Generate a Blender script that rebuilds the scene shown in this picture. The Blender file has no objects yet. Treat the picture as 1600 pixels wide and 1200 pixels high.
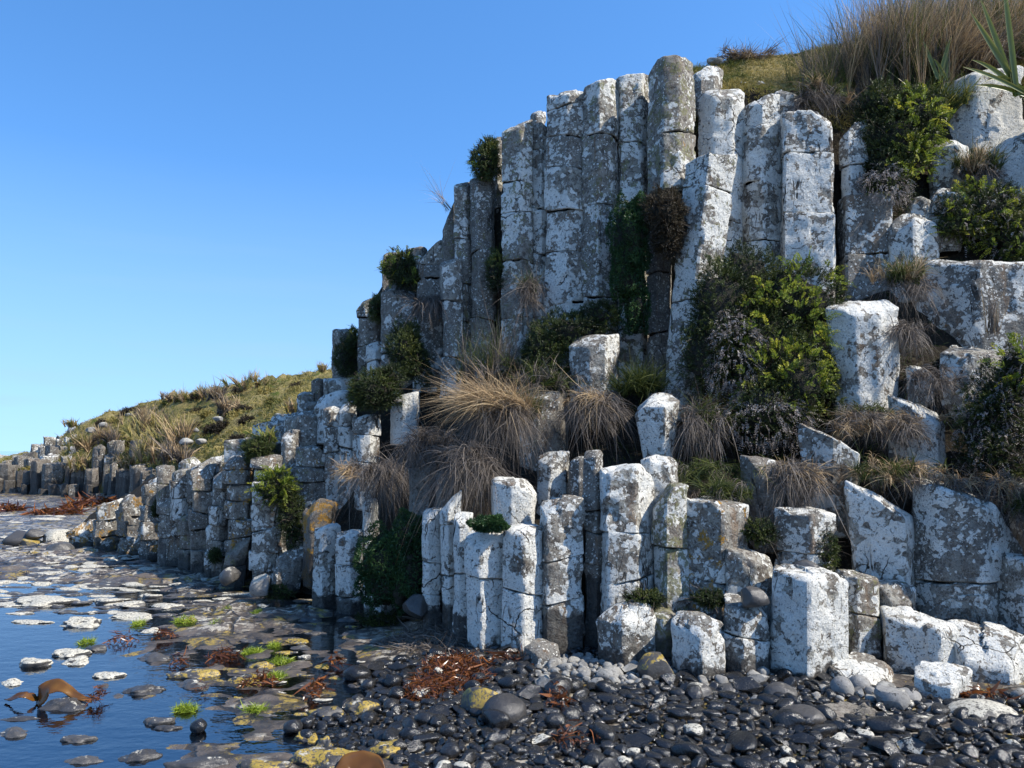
import bpy, math, random
import numpy as np
from mathutils import Vector, Matrix

S = bpy.context.scene
COL = S.collection
rng = np.random.default_rng(7)
random.seed(7)

# ------------------------------------------------------------------ camera
F = 1209.0                      # focal length in pixels of the 1600 px wide photograph
PITCH = math.radians(4.96)
EYE = 1.6
cam_d = bpy.data.cameras.new('camera'); cam = bpy.data.objects.new('camera', cam_d); COL.objects.link(cam)
cam_d.sensor_width = 36; cam_d.lens = 36 * F / 1600
cam_d.clip_start = 0.05; cam_d.clip_end = 20000
cam.location = (0, 0, EYE); cam.rotation_euler = (math.pi / 2 + PITCH, 0, 0)
S.camera = cam

# ------------------------------------------------------------------ light
SUN_EL = math.radians(46)
SUN_AZ = math.radians(111)       # clockwise from +Y (straight ahead) towards +X
w = bpy.data.worlds.new('World'); S.world = w; w.use_nodes = True
nt = w.node_tree; bg = nt.nodes['Background']
sky = nt.nodes.new('ShaderNodeTexSky'); sky.sky_type = 'NISHITA'; sky.sun_disc = False
sky.sun_elevation = SUN_EL; sky.sun_rotation = SUN_AZ
sky.air_density = 1.0; sky.dust_density = 0.2; sky.ozone_density = 2.6; sky.altitude = 0
tc = nt.nodes.new('ShaderNodeTexCoord'); mpg = nt.nodes.new('ShaderNodeMapping'); mpg.inputs['Location'].default_value = (0, 0, .16)   # less white near the horizon
nt.links.new(tc.outputs['Generated'], mpg.inputs[0]); nt.links.new(mpg.outputs[0], sky.inputs[0])
hs = nt.nodes.new('ShaderNodeHueSaturation'); hs.inputs['Saturation'].default_value = 1.24; hs.inputs['Value'].default_value = .97; hs.inputs['Hue'].default_value = .501
nt.links.new(sky.outputs[0], hs.inputs['Color'])
m2 = nt.nodes.new('ShaderNodeMapping'); m2.inputs['Scale'].default_value = (2.2, 2.2, 26); nz = nt.nodes.new('ShaderNodeTexNoise'); nz.inputs['Scale'].default_value = 1.6; nz.inputs['Detail'].default_value = 5
nt.links.new(tc.outputs['Generated'], m2.inputs[0]); nt.links.new(m2.outputs[0], nz.inputs['Vector'])
mr = nt.nodes.new('ShaderNodeMapRange'); mr.inputs[1].default_value = .5; mr.inputs[2].default_value = .8; mr.inputs[3].default_value = .62; mr.inputs[4].default_value = .85; nt.links.new(nz.outputs['Fac'], mr.inputs[0])
sx = nt.nodes.new('ShaderNodeSeparateXYZ'); nt.links.new(tc.outputs['Generated'], sx.inputs[0])
lo_ = nt.nodes.new('ShaderNodeMapRange'); lo_.inputs[1].default_value = .34; lo_.inputs[2].default_value = 0; nt.links.new(sx.outputs[2], lo_.inputs[0])
mu = nt.nodes.new('ShaderNodeMath'); mu.operation = 'MULTIPLY'; nt.links.new(mr.outputs[0], mu.inputs[0]); nt.links.new(lo_.outputs[0], mu.inputs[1])
cm = nt.nodes.new('ShaderNodeMix'); cm.data_type = 'RGBA'; nt.links.new(mu.outputs[0], cm.inputs[0]); nt.links.new(hs.outputs[0], cm.inputs[6]); cm.inputs[7].default_value = (1.45, 2.10, 2.95, 1)   # thin streaks of cloud low over the sea
nt.links.new(cm.outputs[2], bg.inputs[0])
bg.inputs[1].default_value = 0.15
sl = bpy.data.lights.new('sun', 'SUN'); sl.energy = 3.4; sl.angle = math.radians(0.53); sl.color = (1, 0.94, 0.84)
so = bpy.data.objects.new('sun', sl); COL.objects.link(so)
to_sun = Vector((math.sin(SUN_AZ) * math.cos(SUN_EL), math.cos(SUN_AZ) * math.cos(SUN_EL), math.sin(SUN_EL)))
so.rotation_euler = to_sun.to_track_quat('Z', 'Y').to_euler(); so.location = (20, 0, 30)
S.view_settings.view_transform = 'Standard'; S.view_settings.look = 'None'
S.view_settings.exposure = 1.14; S.view_settings.gamma = 1
S.render.engine = 'CYCLES'
S.cycles.max_bounces = 6; S.cycles.transparent_max_bounces = 16

# ------------------------------------------------------------------ helpers
def P(x, y, Y):
    """the point at distance Y ahead of the photographer that is seen at (x, y)"""
    u = (x - 800) / F; v = (600 - y) / F
    dy = math.cos(PITCH) - math.sin(PITCH) * v; dz = math.sin(PITCH) + math.cos(PITCH) * v
    t = Y / dy
    return Vector((u * t, Y, EYE + dz * t))
def G(x, y, z=0.0):
    """the point of height z that is seen at (x, y)"""
    v = (600 - y) / F
    dy = math.cos(PITCH) - math.sin(PITCH) * v; dz = math.sin(PITCH) + math.cos(PITCH) * v
    t = (z - EYE) / dz
    return Vector(((x - 800) / F * t, dy * t, z))
def pix(X, Y, Z):
    dz = Z - EYE
    d = Y * math.cos(PITCH) + dz * math.sin(PITCH); v = -Y * math.sin(PITCH) + dz * math.cos(PITCH)
    return 800 + F * X / d, 600 - F * v / d, d

def _h(i, j, k, s):
    n = (i * 374761393 + j * 668265263 + k * 2147483647 + s * 1274126177) & 0xFFFFFFFF
    n = ((n ^ (n >> 13)) * 1274126177) & 0xFFFFFFFF
    n = ((n ^ (n >> 15)) * 2246822519) & 0xFFFFFFFF
    return ((n ^ (n >> 16)) & 0xFFFFFF) / float(0x7FFFFF) - 1.0
def vnoise(p, s=0):
    p = np.asarray(p, float); f = np.floor(p).astype(np.int64); t = p - f; t = t * t * (3 - 2 * t)
    r = 0
    for a in (0, 1):
        for b in (0, 1):
            for c in (0, 1):
                wgt = (t[:, 0] if a else 1 - t[:, 0]) * (t[:, 1] if b else 1 - t[:, 1]) * (t[:, 2] if c else 1 - t[:, 2])
                r = r + wgt * _h(f[:, 0] + a, f[:, 1] + b, f[:, 2] + c, s)
    return r
def fbm(p, sc, octv=3, s=0, rough=0.5):
    r = 0; a = 1.0; p = np.asarray(p, float) * sc
    for o in range(octv):
        r = r + a * vnoise(p + 17.3 * o, s + o); a *= rough; p = p * 2.03
    return r

def mesh_np(name, v, faces, mats, smooth=True, tint=None, midx=None):
    me = bpy.data.meshes.new(name)
    v = np.asarray(v, np.float32)
    if isinstance(faces, np.ndarray):
        n = faces.shape[1]; nf = len(faces)
        me.vertices.add(len(v)); me.vertices.foreach_set('co', v.ravel())
        me.loops.add(nf * n); me.loops.foreach_set('vertex_index', faces.astype(np.int32).ravel())
        me.polygons.add(nf); me.polygons.foreach_set('loop_start', (np.arange(nf) * n).astype(np.int32))
        me.polygons.foreach_set('loop_total', np.full(nf, n, np.int32))
        me.update(calc_edges=True); me.validate()
    else:
        me.from_pydata(v.tolist(), [], faces)
    me.polygons.foreach_set('use_smooth', np.full(len(me.polygons), smooth))
    for m in (mats if isinstance(mats, (list, tuple)) else [mats]): me.materials.append(m)
    if midx is not None: me.polygons.foreach_set('material_index', np.asarray(midx, np.int32))
    if tint is not None:
        a = me.attributes.new('tint', 'FLOAT', 'POINT'); a.data.foreach_set('value', np.asarray(tint, np.float32))
    me.update()
    return me
def link(name, me, parent=None, loc=None):
    o = bpy.data.objects.new(name, me); COL.objects.link(o)
    if parent is not None: o.parent = parent
    if loc is not None: o.location = loc
    return o
def tag(o, label=None, cat=None, group=None, kind=None):
    if label: o['label'] = label
    if cat: o['category'] = cat
    if group: o['group'] = group
    if kind: o['kind'] = kind
    return o
def grid_faces(nu, nv, wrap=False):
    i = np.arange(nu - (0 if wrap else 1)); j = np.arange(nv - 1)
    I, J = np.meshgrid(i, j, indexing='ij'); I = I.ravel(); J = J.ravel(); I2 = (I + 1) % nu
    return np.stack([I * nv + J, I2 * nv + J, I2 * nv + J + 1, I * nv + J + 1], 1)

# ------------------------------------------------------------------ materials
class NB:
    def __init__(s, name):
        s.m = bpy.data.materials.new(name); s.m.use_nodes = True; s.t = s.m.node_tree
        s.p = s.t.nodes['Principled BSDF']; s.out = s.t.nodes['Material Output']
    def n(s, t, **k):
        d = s.t.nodes.new(t)
        for a, b in k.items(): setattr(d, a, b)
        return d
    def put(s, sock, v):
        if isinstance(v, bpy.types.NodeSocket): s.t.links.new(v, sock)
        else: sock.default_value = v
    def noise(s, vec, scale, detail=4, rough=0.55, dist=0):
        d = s.n('ShaderNodeTexNoise'); s.put(d.inputs['Vector'], vec); d.inputs['Scale'].default_value = scale
        d.inputs['Detail'].default_value = detail; d.inputs['Roughness'].default_value = rough; d.inputs['Distortion'].default_value = dist
        return d.outputs['Fac']
    def voro(s, vec, scale, feat='F1', rnd=1, out='Distance'):
        d = s.n('ShaderNodeTexVoronoi', feature=feat); s.put(d.inputs['Vector'], vec); d.inputs['Scale'].default_value = scale
        d.inputs['Randomness'].default_value = rnd
        return d.outputs[out]
    def math(s, op, a, b=0.5, c=None, clamp=False):
        d = s.n('ShaderNodeMath', operation=op, use_clamp=clamp); s.put(d.inputs[0], a); s.put(d.inputs[1], b)
        if c is not None: s.put(d.inputs[2], c)
        return d.outputs[0]
    def step(s, v, lo, hi, a=0.0, b=1.0):
        d = s.n('ShaderNodeMapRange', interpolation_type='SMOOTHSTEP'); s.put(d.inputs['Value'], v)
        s.put(d.inputs['From Min'], lo); s.put(d.inputs['From Max'], hi)
        d.inputs['To Min'].default_value = a; d.inputs['To Max'].default_value = b
        return d.outputs[0]
    def mix(s, f, a, b):
        d = s.n('ShaderNodeMix', data_type='RGBA'); s.put(d.inputs[0], f)
        s.put(d.inputs[6], a if isinstance(a, bpy.types.NodeSocket) else (*a, 1)); s.put(d.inputs[7], b if isinstance(b, bpy.types.NodeSocket) else (*b, 1))
        return d.outputs[2]
    def bump(s, h, strength, dist, normal=None):
        d = s.n('ShaderNodeBump'); d.inputs['Strength'].default_value = strength; d.inputs['Distance'].default_value = dist
        s.put(d.inputs['Height'], h)
        if normal is not None: s.put(d.inputs['Normal'], normal)
        return d.outputs[0]
    def warp(s, vec, scale, amt):
        d = s.n('ShaderNodeTexNoise'); s.put(d.inputs['Vector'], vec); d.inputs['Scale'].default_value = scale; d.inputs['Detail'].default_value = 3
        a = s.n('ShaderNodeVectorMath', operation='SUBTRACT'); s.put(a.inputs[0], d.outputs['Color']); a.inputs[1].default_value = (.5, .5, .5)
        b = s.n('ShaderNodeVectorMath', operation='SCALE'); s.put(b.inputs[0], a.outputs[0]); b.inputs['Scale'].default_value = amt
        c = s.n('ShaderNodeVectorMath', operation='ADD'); s.put(c.inputs[0], vec); s.put(c.inputs[1], b.outputs[0])
        return c.outputs[0]

def lichen_rock(name, fine=1.0):
    """basalt under crusts of lichen; object colour: R white crust, G yellow-orange, B moss and green crust, A height of the dark foot (wet rock; painted shade on the far front row)"""
    b = NB(name); geo = b.n('ShaderNodeNewGeometry'); pos = geo.outputs['Position']
    oi = b.n('ShaderNodeObjectInfo'); sc = b.n('ShaderNodeSeparateColor'); b.put(sc.inputs[0], oi.outputs['Color'])
    Rr, Gg, Bb = sc.outputs[0], sc.outputs[1], sc.outputs[2]; foot = oi.outputs['Alpha']
    sp = b.n('ShaderNodeSeparateXYZ'); b.put(sp.inputs[0], pos)
    vs = b.n('ShaderNodeVectorMath', operation='SCALE'); b.put(vs.inputs[0], pos); b.put(vs.inputs['Scale'], b.math('ADD', .75, b.math('MULTIPLY', oi.outputs['Random'], 1.15)))
    vo = b.n('ShaderNodeVectorMath', operation='ADD'); b.put(vo.inputs[0], vs.outputs[0]); cb = b.n('ShaderNodeCombineXYZ'); b.put(cb.inputs[1], b.math('MULTIPLY', oi.outputs['Random'], 9.0)); b.put(vo.inputs[1], cb.outputs[0])
    wp = b.warp(vo.outputs[0], 9 * fine, 0.09)
    # bare rock
    r1 = b.noise(pos, 5 * fine, 6, .65); r2 = b.noise(pos, 60 * fine, 3, .6)
    rock = b.mix(b.step(r1, .35, .68), (.085, .074, .060), (.230, .200, .160))
    rock = b.mix(b.step(r2, .45, .75), rock, (.19, .17, .15))
    rock = b.mix(b.math('MULTIPLY', b.step(r2, .5, .3), .6), rock, (.03, .026, .024))
    # dull grey crust
    g1 = b.step(b.noise(wp, 11 * fine, 5, .7), .47, .55)
    rock = b.mix(b.math('MULTIPLY', g1, b.math('ADD', .1, b.math('MULTIPLY', Rr, .8))), rock, (.34, .325, .27))
    g2 = b.math('MULTIPLY', b.step(b.noise(wp, 36 * fine, 5, .75), .52, .57), b.step(b.noise(pos, 3.7 * fine, 4, .6), .38, .56))
    rock = b.mix(b.math('MULTIPLY', g2, b.math('ADD', .08, b.math('MULTIPLY', Rr, .85))), rock, (.44, .425, .375))
    rock = b.mix(b.math('MULTIPLY', b.step(b.noise(wp, 22 * fine, 5, .75), .42, .36), .8), rock, (.028, .025, .021))
    rock = b.mix(b.math('MULTIPLY', oi.outputs['Random'], .55), rock, b.mix(oi.outputs['Random'], (.15, .105, .072), (.10, .094, .086)))
    mpv = b.n('ShaderNodeMapping'); b.put(mpv.inputs[0], pos); mpv.inputs['Scale'].default_value = (10, 10, 1.1)
    rock = b.mix(b.math('MULTIPLY', b.step(b.noise(mpv.outputs[0], 1, 5, .65), .56, .68), .5), rock, (.17, .095, .045))
    # white crust: large fields with lobed rims, small rounds, dark specks
    big = b.noise(wp, 2.6 * fine, 7, .62)
    blob = b.voro(wp, 12 * fine)
    fld = b.math('ADD', big, b.math('MULTIPLY', b.math('SUBTRACT', .45, blob), .22))
    fld = b.math('ADD', fld, b.math('MULTIPLY', b.math('SUBTRACT', b.noise(wp, 9 * fine, 5, .7), .5), .38))
    fld = b.math('ADD', fld, b.math('MULTIPLY', b.math('SUBTRACT', b.noise(pos, .95, 3, .5), .5), .42))
    thr = b.math('SUBTRACT', .80, b.math('MULTIPLY', Rr, .46))
    m1 = b.step(b.math('SUBTRACT', fld, thr), -.008, .014)
    spots = b.step(b.voro(wp, 17 * fine), .27, .24)
    spm = b.math('MULTIPLY', spots, b.step(b.noise(pos, 3.1 * fine, 2), .42, .48))
    m1 = b.math('MAXIMUM', m1, b.math('MULTIPLY', spm, b.step(Rr, .1, .4)))
    hole = b.step(b.noise(wp, 30 * fine, 6, .78), .425, .385)
    hole2 = b.math('MULTIPLY', b.step(b.voro(b.warp(pos, 30, .02), 26 * fine), .17, .13), b.step(b.noise(pos, 4.3 * fine, 2), .5, .56))
    # cracks: thin dark lines
    ck = b.step(b.voro(b.warp(pos, 5, .25), 2.2, 'DISTANCE_TO_EDGE'), .014, .004)
    ckm = b.math('MULTIPLY', ck, b.step(b.noise(pos, 1.9, 2), .56, .62))
    mv2 = b.n('ShaderNodeMapping'); b.put(mv2.inputs[0], b.warp(pos, 3, .12)); mv2.inputs['Scale'].default_value = (4.6, 4.6, .55)
    vc = b.step(b.math('ABSOLUTE', b.math('SUBTRACT', b.noise(mv2.outputs[0], 1, 3, .5), .5)), .009, .004)
    vc = b.math('MULTIPLY', vc, b.step(b.noise(pos, 1.7, 3), .55, .62)); ckm = b.math('MAXIMUM', ckm, vc)
    hm = b.math('MAXIMUM', b.math('MAXIMUM', hole, hole2), ckm)
    wh = b.math('MULTIPLY', m1, b.math('SUBTRACT', 1, hm), clamp=True)
    # ragged dark foot: wet rock, and painted shade on the far front row
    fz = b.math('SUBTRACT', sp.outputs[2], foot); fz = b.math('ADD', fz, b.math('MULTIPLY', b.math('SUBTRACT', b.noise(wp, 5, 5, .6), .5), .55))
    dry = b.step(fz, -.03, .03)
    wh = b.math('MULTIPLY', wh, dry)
    wcol = b.mix(b.noise(pos, 7 * fine, 5, .7), (.44, .425, .37), (.76, .74, .67))
    wcol = b.mix(b.step(b.noise(pos, 90, 3, .6), .5, .7), wcol, (.42, .41, .39))
    ring = b.math('MULTIPLY', b.step(b.math('ABSOLUTE', b.math('SUBTRACT', blob, .33)), .05, .0), .35)
    wcol = b.mix(ring, wcol, (.34, .34, .31))
    rock = b.mix(b.math('MULTIPLY', ckm, .85), rock, (.018, .016, .014)); col = b.mix(wh, rock, wcol)
    # green-grey crust and moss
    gm = b.step(b.math('SUBTRACT', b.noise(wp, 7 * fine, 7, .7), b.math('SUBTRACT', .80, b.math('MULTIPLY', Bb, .48))), -.01, .02)
    gm = b.math('MULTIPLY', gm, b.step(b.noise(wp, 28 * fine, 4, .7), .40, .52)); gcol = b.mix(b.noise(pos, 45, 3), (.085, .080, .025), (.22, .21, .11))
    col = b.mix(b.math('MULTIPLY', gm, .85), col, gcol)
    ym = b.step(b.math('SUBTRACT', b.noise(b.warp(pos, 14, .07), 5.5 * fine, 5, .62), b.math('SUBTRACT', .84, b.math('MULTIPLY', Gg, .52))), -.008, .015)
    ym = b.math('MULTIPLY', ym, b.step(b.noise(wp, 40, 3, .6), .40, .46))
    ycol = b.mix(b.noise(pos, 30, 3), (.20, .12, .02), (.40, .20, .035))
    col = b.mix(b.math('MULTIPLY', ym, .9), col, ycol)
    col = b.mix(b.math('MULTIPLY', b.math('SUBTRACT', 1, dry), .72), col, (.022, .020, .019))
    b.put(b.p.inputs['Base Color'], col)
    b.put(b.p.inputs['Roughness'], b.step(fz, -.1, .1, .45, .95)); b.p.inputs['Specular IOR Level'].default_value = .25
    hgt = b.math('ADD', b.math('MULTIPLY', r1, .8), b.math('MULTIPLY', b.noise(pos, 26, 6, .7), .5))
    hgt = b.math('ADD', hgt, b.math('MULTIPLY', wh, .10)); hgt = b.math('SUBTRACT', hgt, b.math('MULTIPLY', hm, .25))
    b.put(b.p.inputs['Normal'], b.bump(hgt, 1.0, .032))
    return b.m

def leaf_mat(name, stops, trans=.35, rough=.6, patch=None, spec=.3):
    b = NB(name); a = b.n('ShaderNodeAttribute', attribute_name='tint'); r = b.n('ShaderNodeValToRGB'); b.put(r.inputs[0], a.outputs['Fac'])
    e = r.color_ramp.elements
    while len(e) < len(stops): e.new(.5)
    for i, (p, c) in enumerate(stops): e[i].position = p; e[i].color = (*c, 1)
    col = r.outputs[0]
    if patch:
        geo = b.n('ShaderNodeNewGeometry'); f = b.step(b.noise(geo.outputs['Position'], patch[0], 3), patch[1] - .05, patch[1] + .05)
        col = b.mix(b.math('MULTIPLY', f, .8), col, patch[2])
    b.put(b.p.inputs['Base Color'], col); b.p.inputs['Roughness'].default_value = rough; b.p.inputs['Specular IOR Level'].default_value = spec
    tr = b.n('ShaderNodeBsdfTranslucent'); b.put(tr.inputs[0], col); mx = b.n('ShaderNodeMixShader'); mx.inputs[0].default_value = trans
    b.t.links.new(b.p.outputs[0], mx.inputs[1]); b.t.links.new(tr.outputs[0], mx.inputs[2]); b.t.links.new(mx.outputs[0], b.out.inputs[0])
    return b.m

M = {}
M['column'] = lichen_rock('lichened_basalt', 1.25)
M['far_rock'] = lichen_rock('far_lichened_basalt', .8)

b = NB('dark_soil'); geo = b.n('ShaderNodeNewGeometry'); pos = geo.outputs['Position']
c = b.mix(b.noise(pos, 6, 6, .7), (.012, .010, .008), (.055, .045, .032)); c = b.mix(b.step(b.noise(pos, 22, 4, .7), .55, .65), c, (.085, .075, .05))
b.put(b.p.inputs['Base Color'], c); b.p.inputs['Roughness'].default_value = 1; b.p.inputs['Specular IOR Level'].default_value = .1
b.put(b.p.inputs['Normal'], b.bump(b.noise(pos, 18, 8, .75), 1, .06)); M['soil'] = b.m

b = NB('hill_turf'); geo = b.n('ShaderNodeNewGeometry'); pos = geo.outputs['Position']
c = b.mix(b.step(b.noise(pos, .5, 5, .6), .38, .6), (.17, .145, .055), (.33, .26, .11))
c = b.mix(b.step(b.noise(pos, 2.2, 6, .7), .52, .62), c, (.11, .13, .028))
c = b.mix(b.step(b.noise(pos, 1.3, 6, .75), .60, .66), c, (.035, .027, .016))
b.put(b.p.inputs['Base Color'], c); b.p.inputs['Roughness'].default_value = 1; b.p.inputs['Specular IOR Level'].default_value = .1
b.put(b.p.inputs['Normal'], b.bump(b.noise(pos, 9, 8, .75), 1, .12)); M['turf'] = b.m

b = NB('wet_rock_shelf'); geo = b.n('ShaderNodeNewGeometry'); pos = geo.outputs['Position']; wp = b.warp(pos, 4, .2)
sp = b.n('ShaderNodeSeparateXYZ'); b.put(sp.inputs[0], pos)
c = b.mix(b.step(b.noise(pos, 3, 7, .65), .35, .65), (.026, .023, .020), (.125, .100, .078))
c = b.mix(b.math('MULTIPLY', b.step(b.noise(wp, 3.5, 6, .68), .57, .64), .7), c, (.21, .165, .11))
c = b.mix(b.math('MULTIPLY', b.math('MULTIPLY', b.step(b.noise(wp, 2.6, 7, .75), .54, .58), b.step(b.noise(wp, 40, 4, .7), .42, .5)), b.step(sp.outputs[2], -.03, .0)), c, (.30, .21, .04))
bm_ = b.math('MULTIPLY', b.step(b.noise(wp, 11, 6, .72), .50, .56), b.step(sp.outputs[2], .004, .014)); c = b.mix(b.math('MULTIPLY', bm_, b.step(b.noise(pos, .8, 3), .42, .5)), c, (.38, .34, .27))
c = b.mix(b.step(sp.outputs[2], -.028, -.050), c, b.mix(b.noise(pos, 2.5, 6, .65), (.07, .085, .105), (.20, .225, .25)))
ed = b.step(b.voro(b.warp(pos, 3, .3), 1.5, 'DISTANCE_TO_EDGE'), .03, .008)
c = b.mix(b.math('MULTIPLY', ed, .8), c, (.012, .011, .010))
b.put(b.p.inputs['Base Color'], c); b.put(b.p.inputs['Roughness'], b.step(b.noise(pos, 8, 3), .3, .7, .22, .6))
h = b.math('SUBTRACT', b.noise(pos, 14, 8, .7), b.math('MULTIPLY', ed, .6)); b.put(b.p.inputs['Normal'], b.bump(h, .9, .03)); M['shelf'] = b.m

b = NB('sea_water'); geo = b.n('ShaderNodeNewGeometry'); pos = geo.outputs['Position']
mp = b.n('ShaderNodeMapping'); b.put(mp.inputs[0], pos); mp.inputs['Rotation'].default_value = (0, 0, .5); mp.inputs['Scale'].default_value = (1, 1.7, 1)
hh = b.math('ADD', b.math('MULTIPLY', b.noise(mp.outputs[0], 4, 3, .5), .6), b.math('MULTIPLY', b.noise(mp.outputs[0], 17, 2, .5), .16))
nr = b.bump(hh, .16, .05)
gl = b.n('ShaderNodeBsdfGlossy'); gl.inputs['Color'].default_value = (.92, .96, 1, 1); gl.inputs['Roughness'].default_value = .03; b.put(gl.inputs['Normal'], nr)
tr = b.n('ShaderNodeBsdfTransparent'); tr.inputs[0].default_value = (.80, .86, .84, 1)
fr = b.n('ShaderNodeFresnel'); fr.inputs['IOR'].default_value = 2.7; b.put(fr.inputs['Normal'], nr)
mx = b.n('ShaderNodeMixShader'); b.put(mx.inputs[0], fr.outputs[0]); b.t.links.new(tr.outputs[0], mx.inputs[1]); b.t.links.new(gl.outputs[0], mx.inputs[2])
b.t.links.new(mx.outputs[0], b.out.inputs[0]); M['water'] = b.m

def stone_mat(name, dark, light, rough, wet):
    """object colour: R barnacle white on the top, G yellow algae, B tone"""
    b = NB(name); geo = b.n('ShaderNodeNewGeometry'); pos = geo.outputs['Position']
    oi = b.n('ShaderNodeObjectInfo'); sc = b.n('ShaderNodeSeparateColor'); b.put(sc.inputs[0], oi.outputs['Color'])
    tone = b.math('ADD', b.math('MULTIPLY', oi.outputs['Random'], .55), b.math('MULTIPLY', b.noise(pos, 9, 5, .6), .55))
    c = b.mix(tone, dark, light)
    c = b.mix(b.step(b.noise(pos, 110, 3, .6), .60, .72), c, tuple(min(1, x * 1.8) for x in light))
    nz = b.n('ShaderNodeSeparateXYZ'); b.put(nz.inputs[0], geo.outputs['Normal'])
    up = b.math('ADD', nz.outputs[2], b.math('MULTIPLY', b.math('SUBTRACT', b.noise(pos, 13, 6, .7), .5), 1.5))
    wm = b.step(b.math('SUBTRACT', up, b.math('SUBTRACT', 1.25, sc.outputs[0])), -.04, .06)
    wm = b.math('MULTIPLY', wm, b.step(b.noise(pos, 70, 4, .7), .40, .46)); wm = b.math('MULTIPLY', wm, b.step(sc.outputs[0], .02, .1))
    c = b.mix(wm, c, b.mix(b.noise(pos, 30, 4, .6), (.30, .28, .22), (.62, .58, .48)))
    ym = b.step(b.math('SUBTRACT', b.noise(b.warp(pos, 20, .05), 9, 6, .7), b.math('SUBTRACT', .88, b.math('MULTIPLY', sc.outputs[1], .48))), -.01, .02)
    ym = b.math('MULTIPLY', ym, b.step(b.noise(pos, 80, 3, .6), .38, .46)); ym = b.math('MULTIPLY', ym, b.step(nz.outputs[2], .1, .5))
    c = b.mix(ym, c, b.mix(b.noise(pos, 40, 3), (.22, .14, .02), (.42, .30, .05)))
    c = b.mix(sc.outputs[2], c, b.mix(b.step(b.noise(pos, 14, 7, .75), .38, .62), (.13, .12, .105), (.40, .385, .34))); c = b.mix(b.step(b.noise(pos, 55, 4, .7), .58, .66), c, (.05, .047, .042))
    b.put(b.p.inputs['Base Color'], c)
    b.put(b.p.inputs['Roughness'], b.math('ADD', b.math('MULTIPLY', b.math('MAXIMUM', wm, sc.outputs[2]), .5), b.step(b.noise(pos, 15, 4, .7), .35, .65, rough, rough + .22)))
    b.p.inputs['Specular IOR Level'].default_value = .5 if wet else .25
    b.put(b.p.inputs['Normal'], b.bump(b.math('ADD', b.noise(pos, 24, 8, .72), b.math('MULTIPLY', wm, .3)), .6, .012))
    return b.m
M['pebble'] = stone_mat('wet_black_stone', (.005, .0052, .006), (.024, .023, .022), .07, True)
M['dry'] = stone_mat('dry_grey_stone', (.11, .11, .105), (.26, .25, .235), .8, False)
M['shore'] = stone_mat('tidal_stone', (.016, .015, .015), (.085, .078, .070), .3, True)

M['straw'] = leaf_mat('dry_straw_blades', [(0, (.10, .066, .040)), (.45, (.32, .22, .12)), (1, (.62, .46, .26))], .25)
M['grey_grass'] = leaf_mat('withered_grey_blades', [(0, (.055, .045, .038)), (.5, (.14, .115, .095)), (1, (.27, .225, .18))], .2)
M['green_grass'] = leaf_mat('green_blades', [(0, (.018, .030, .008)), (.5, (.055, .075, .018)), (1, (.15, .16, .04))], .35)
M['hill_grass'] = leaf_mat('hill_blades', [(0, (.12, .105, .028)), (.5, (.32, .26, .075)), (1, (.54, .43, .19))], .35, patch=(1.2, .54, (.08, .10, .02)))
M['heath'] = leaf_mat('heath_leaves', [(0, (.012, .018, .006)), (.5, (.038, .055, .014)), (.8, (.10, .115, .022)), (1, (.24, .22, .035))], .3, .5)
M['frond'] = leaf_mat('yellow_green_fronds', [(0, (.06, .09, .012)), (.5, (.20, .25, .03)), (1, (.46, .42, .05))], .45, .5)
M['withered'] = leaf_mat('withered_heath', [(0, (.12, .095, .08)), (.6, (.30, .26, .235)), (1, (.50, .46, .43))], .2)
M['brown_heath'] = leaf_mat('brown_heath_leaves', [(0, (.012, .010, .007)), (.6, (.045, .033, .018)), (1, (.11, .085, .03))], .25)
M['cushion'] = leaf_mat('cushion_leaves', [(0, (.012, .030, .010)), (.6, (.030, .070, .022)), (1, (.065, .12, .035))], .2, .45)
M['flax'] = leaf_mat('flax_leaves', [(0, (.055, .085, .016)), (.5, (.18, .21, .045)), (1, (.52, .42, .13))], .35, .35, spec=.5)
M['algae'] = leaf_mat('bright_algae', [(0, (.10, .15, .01)), (.6, (.26, .34, .03)), (1, (.45, .50, .08))], .4, .4)
M['kelp'] = leaf_mat('kelp_fronds', [(0, (.025, .010, .005)), (.5, (.12, .040, .014)), (1, (.36, .13, .035))], .4, .28, spec=.6)
M['kelp_leaf'] = leaf_mat('kelp_leather', [(0, (.06, .022, .006)), (.5, (.17, .072, .015)), (1, (.42, .22, .05))], .4, .22, spec=.6)
M['twig'] = leaf_mat('woody_twigs', [(0, (.02, .015, .011)), (1, (.10, .08, .06))], 0, .9)
b = NB('plant_litter'); geo = b.n('ShaderNodeNewGeometry')
b.put(b.p.inputs['Base Color'], b.mix(b.noise(geo.outputs['Position'], 30, 5, .7), (.008, .008, .005), (.04, .036, .022))); b.p.inputs['Roughness'].default_value = 1
b.put(b.p.inputs['Normal'], b.bump(b.noise(geo.outputs['Position'], 60, 4, .7), 1, .03)); M['litter'] = b.m

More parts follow.
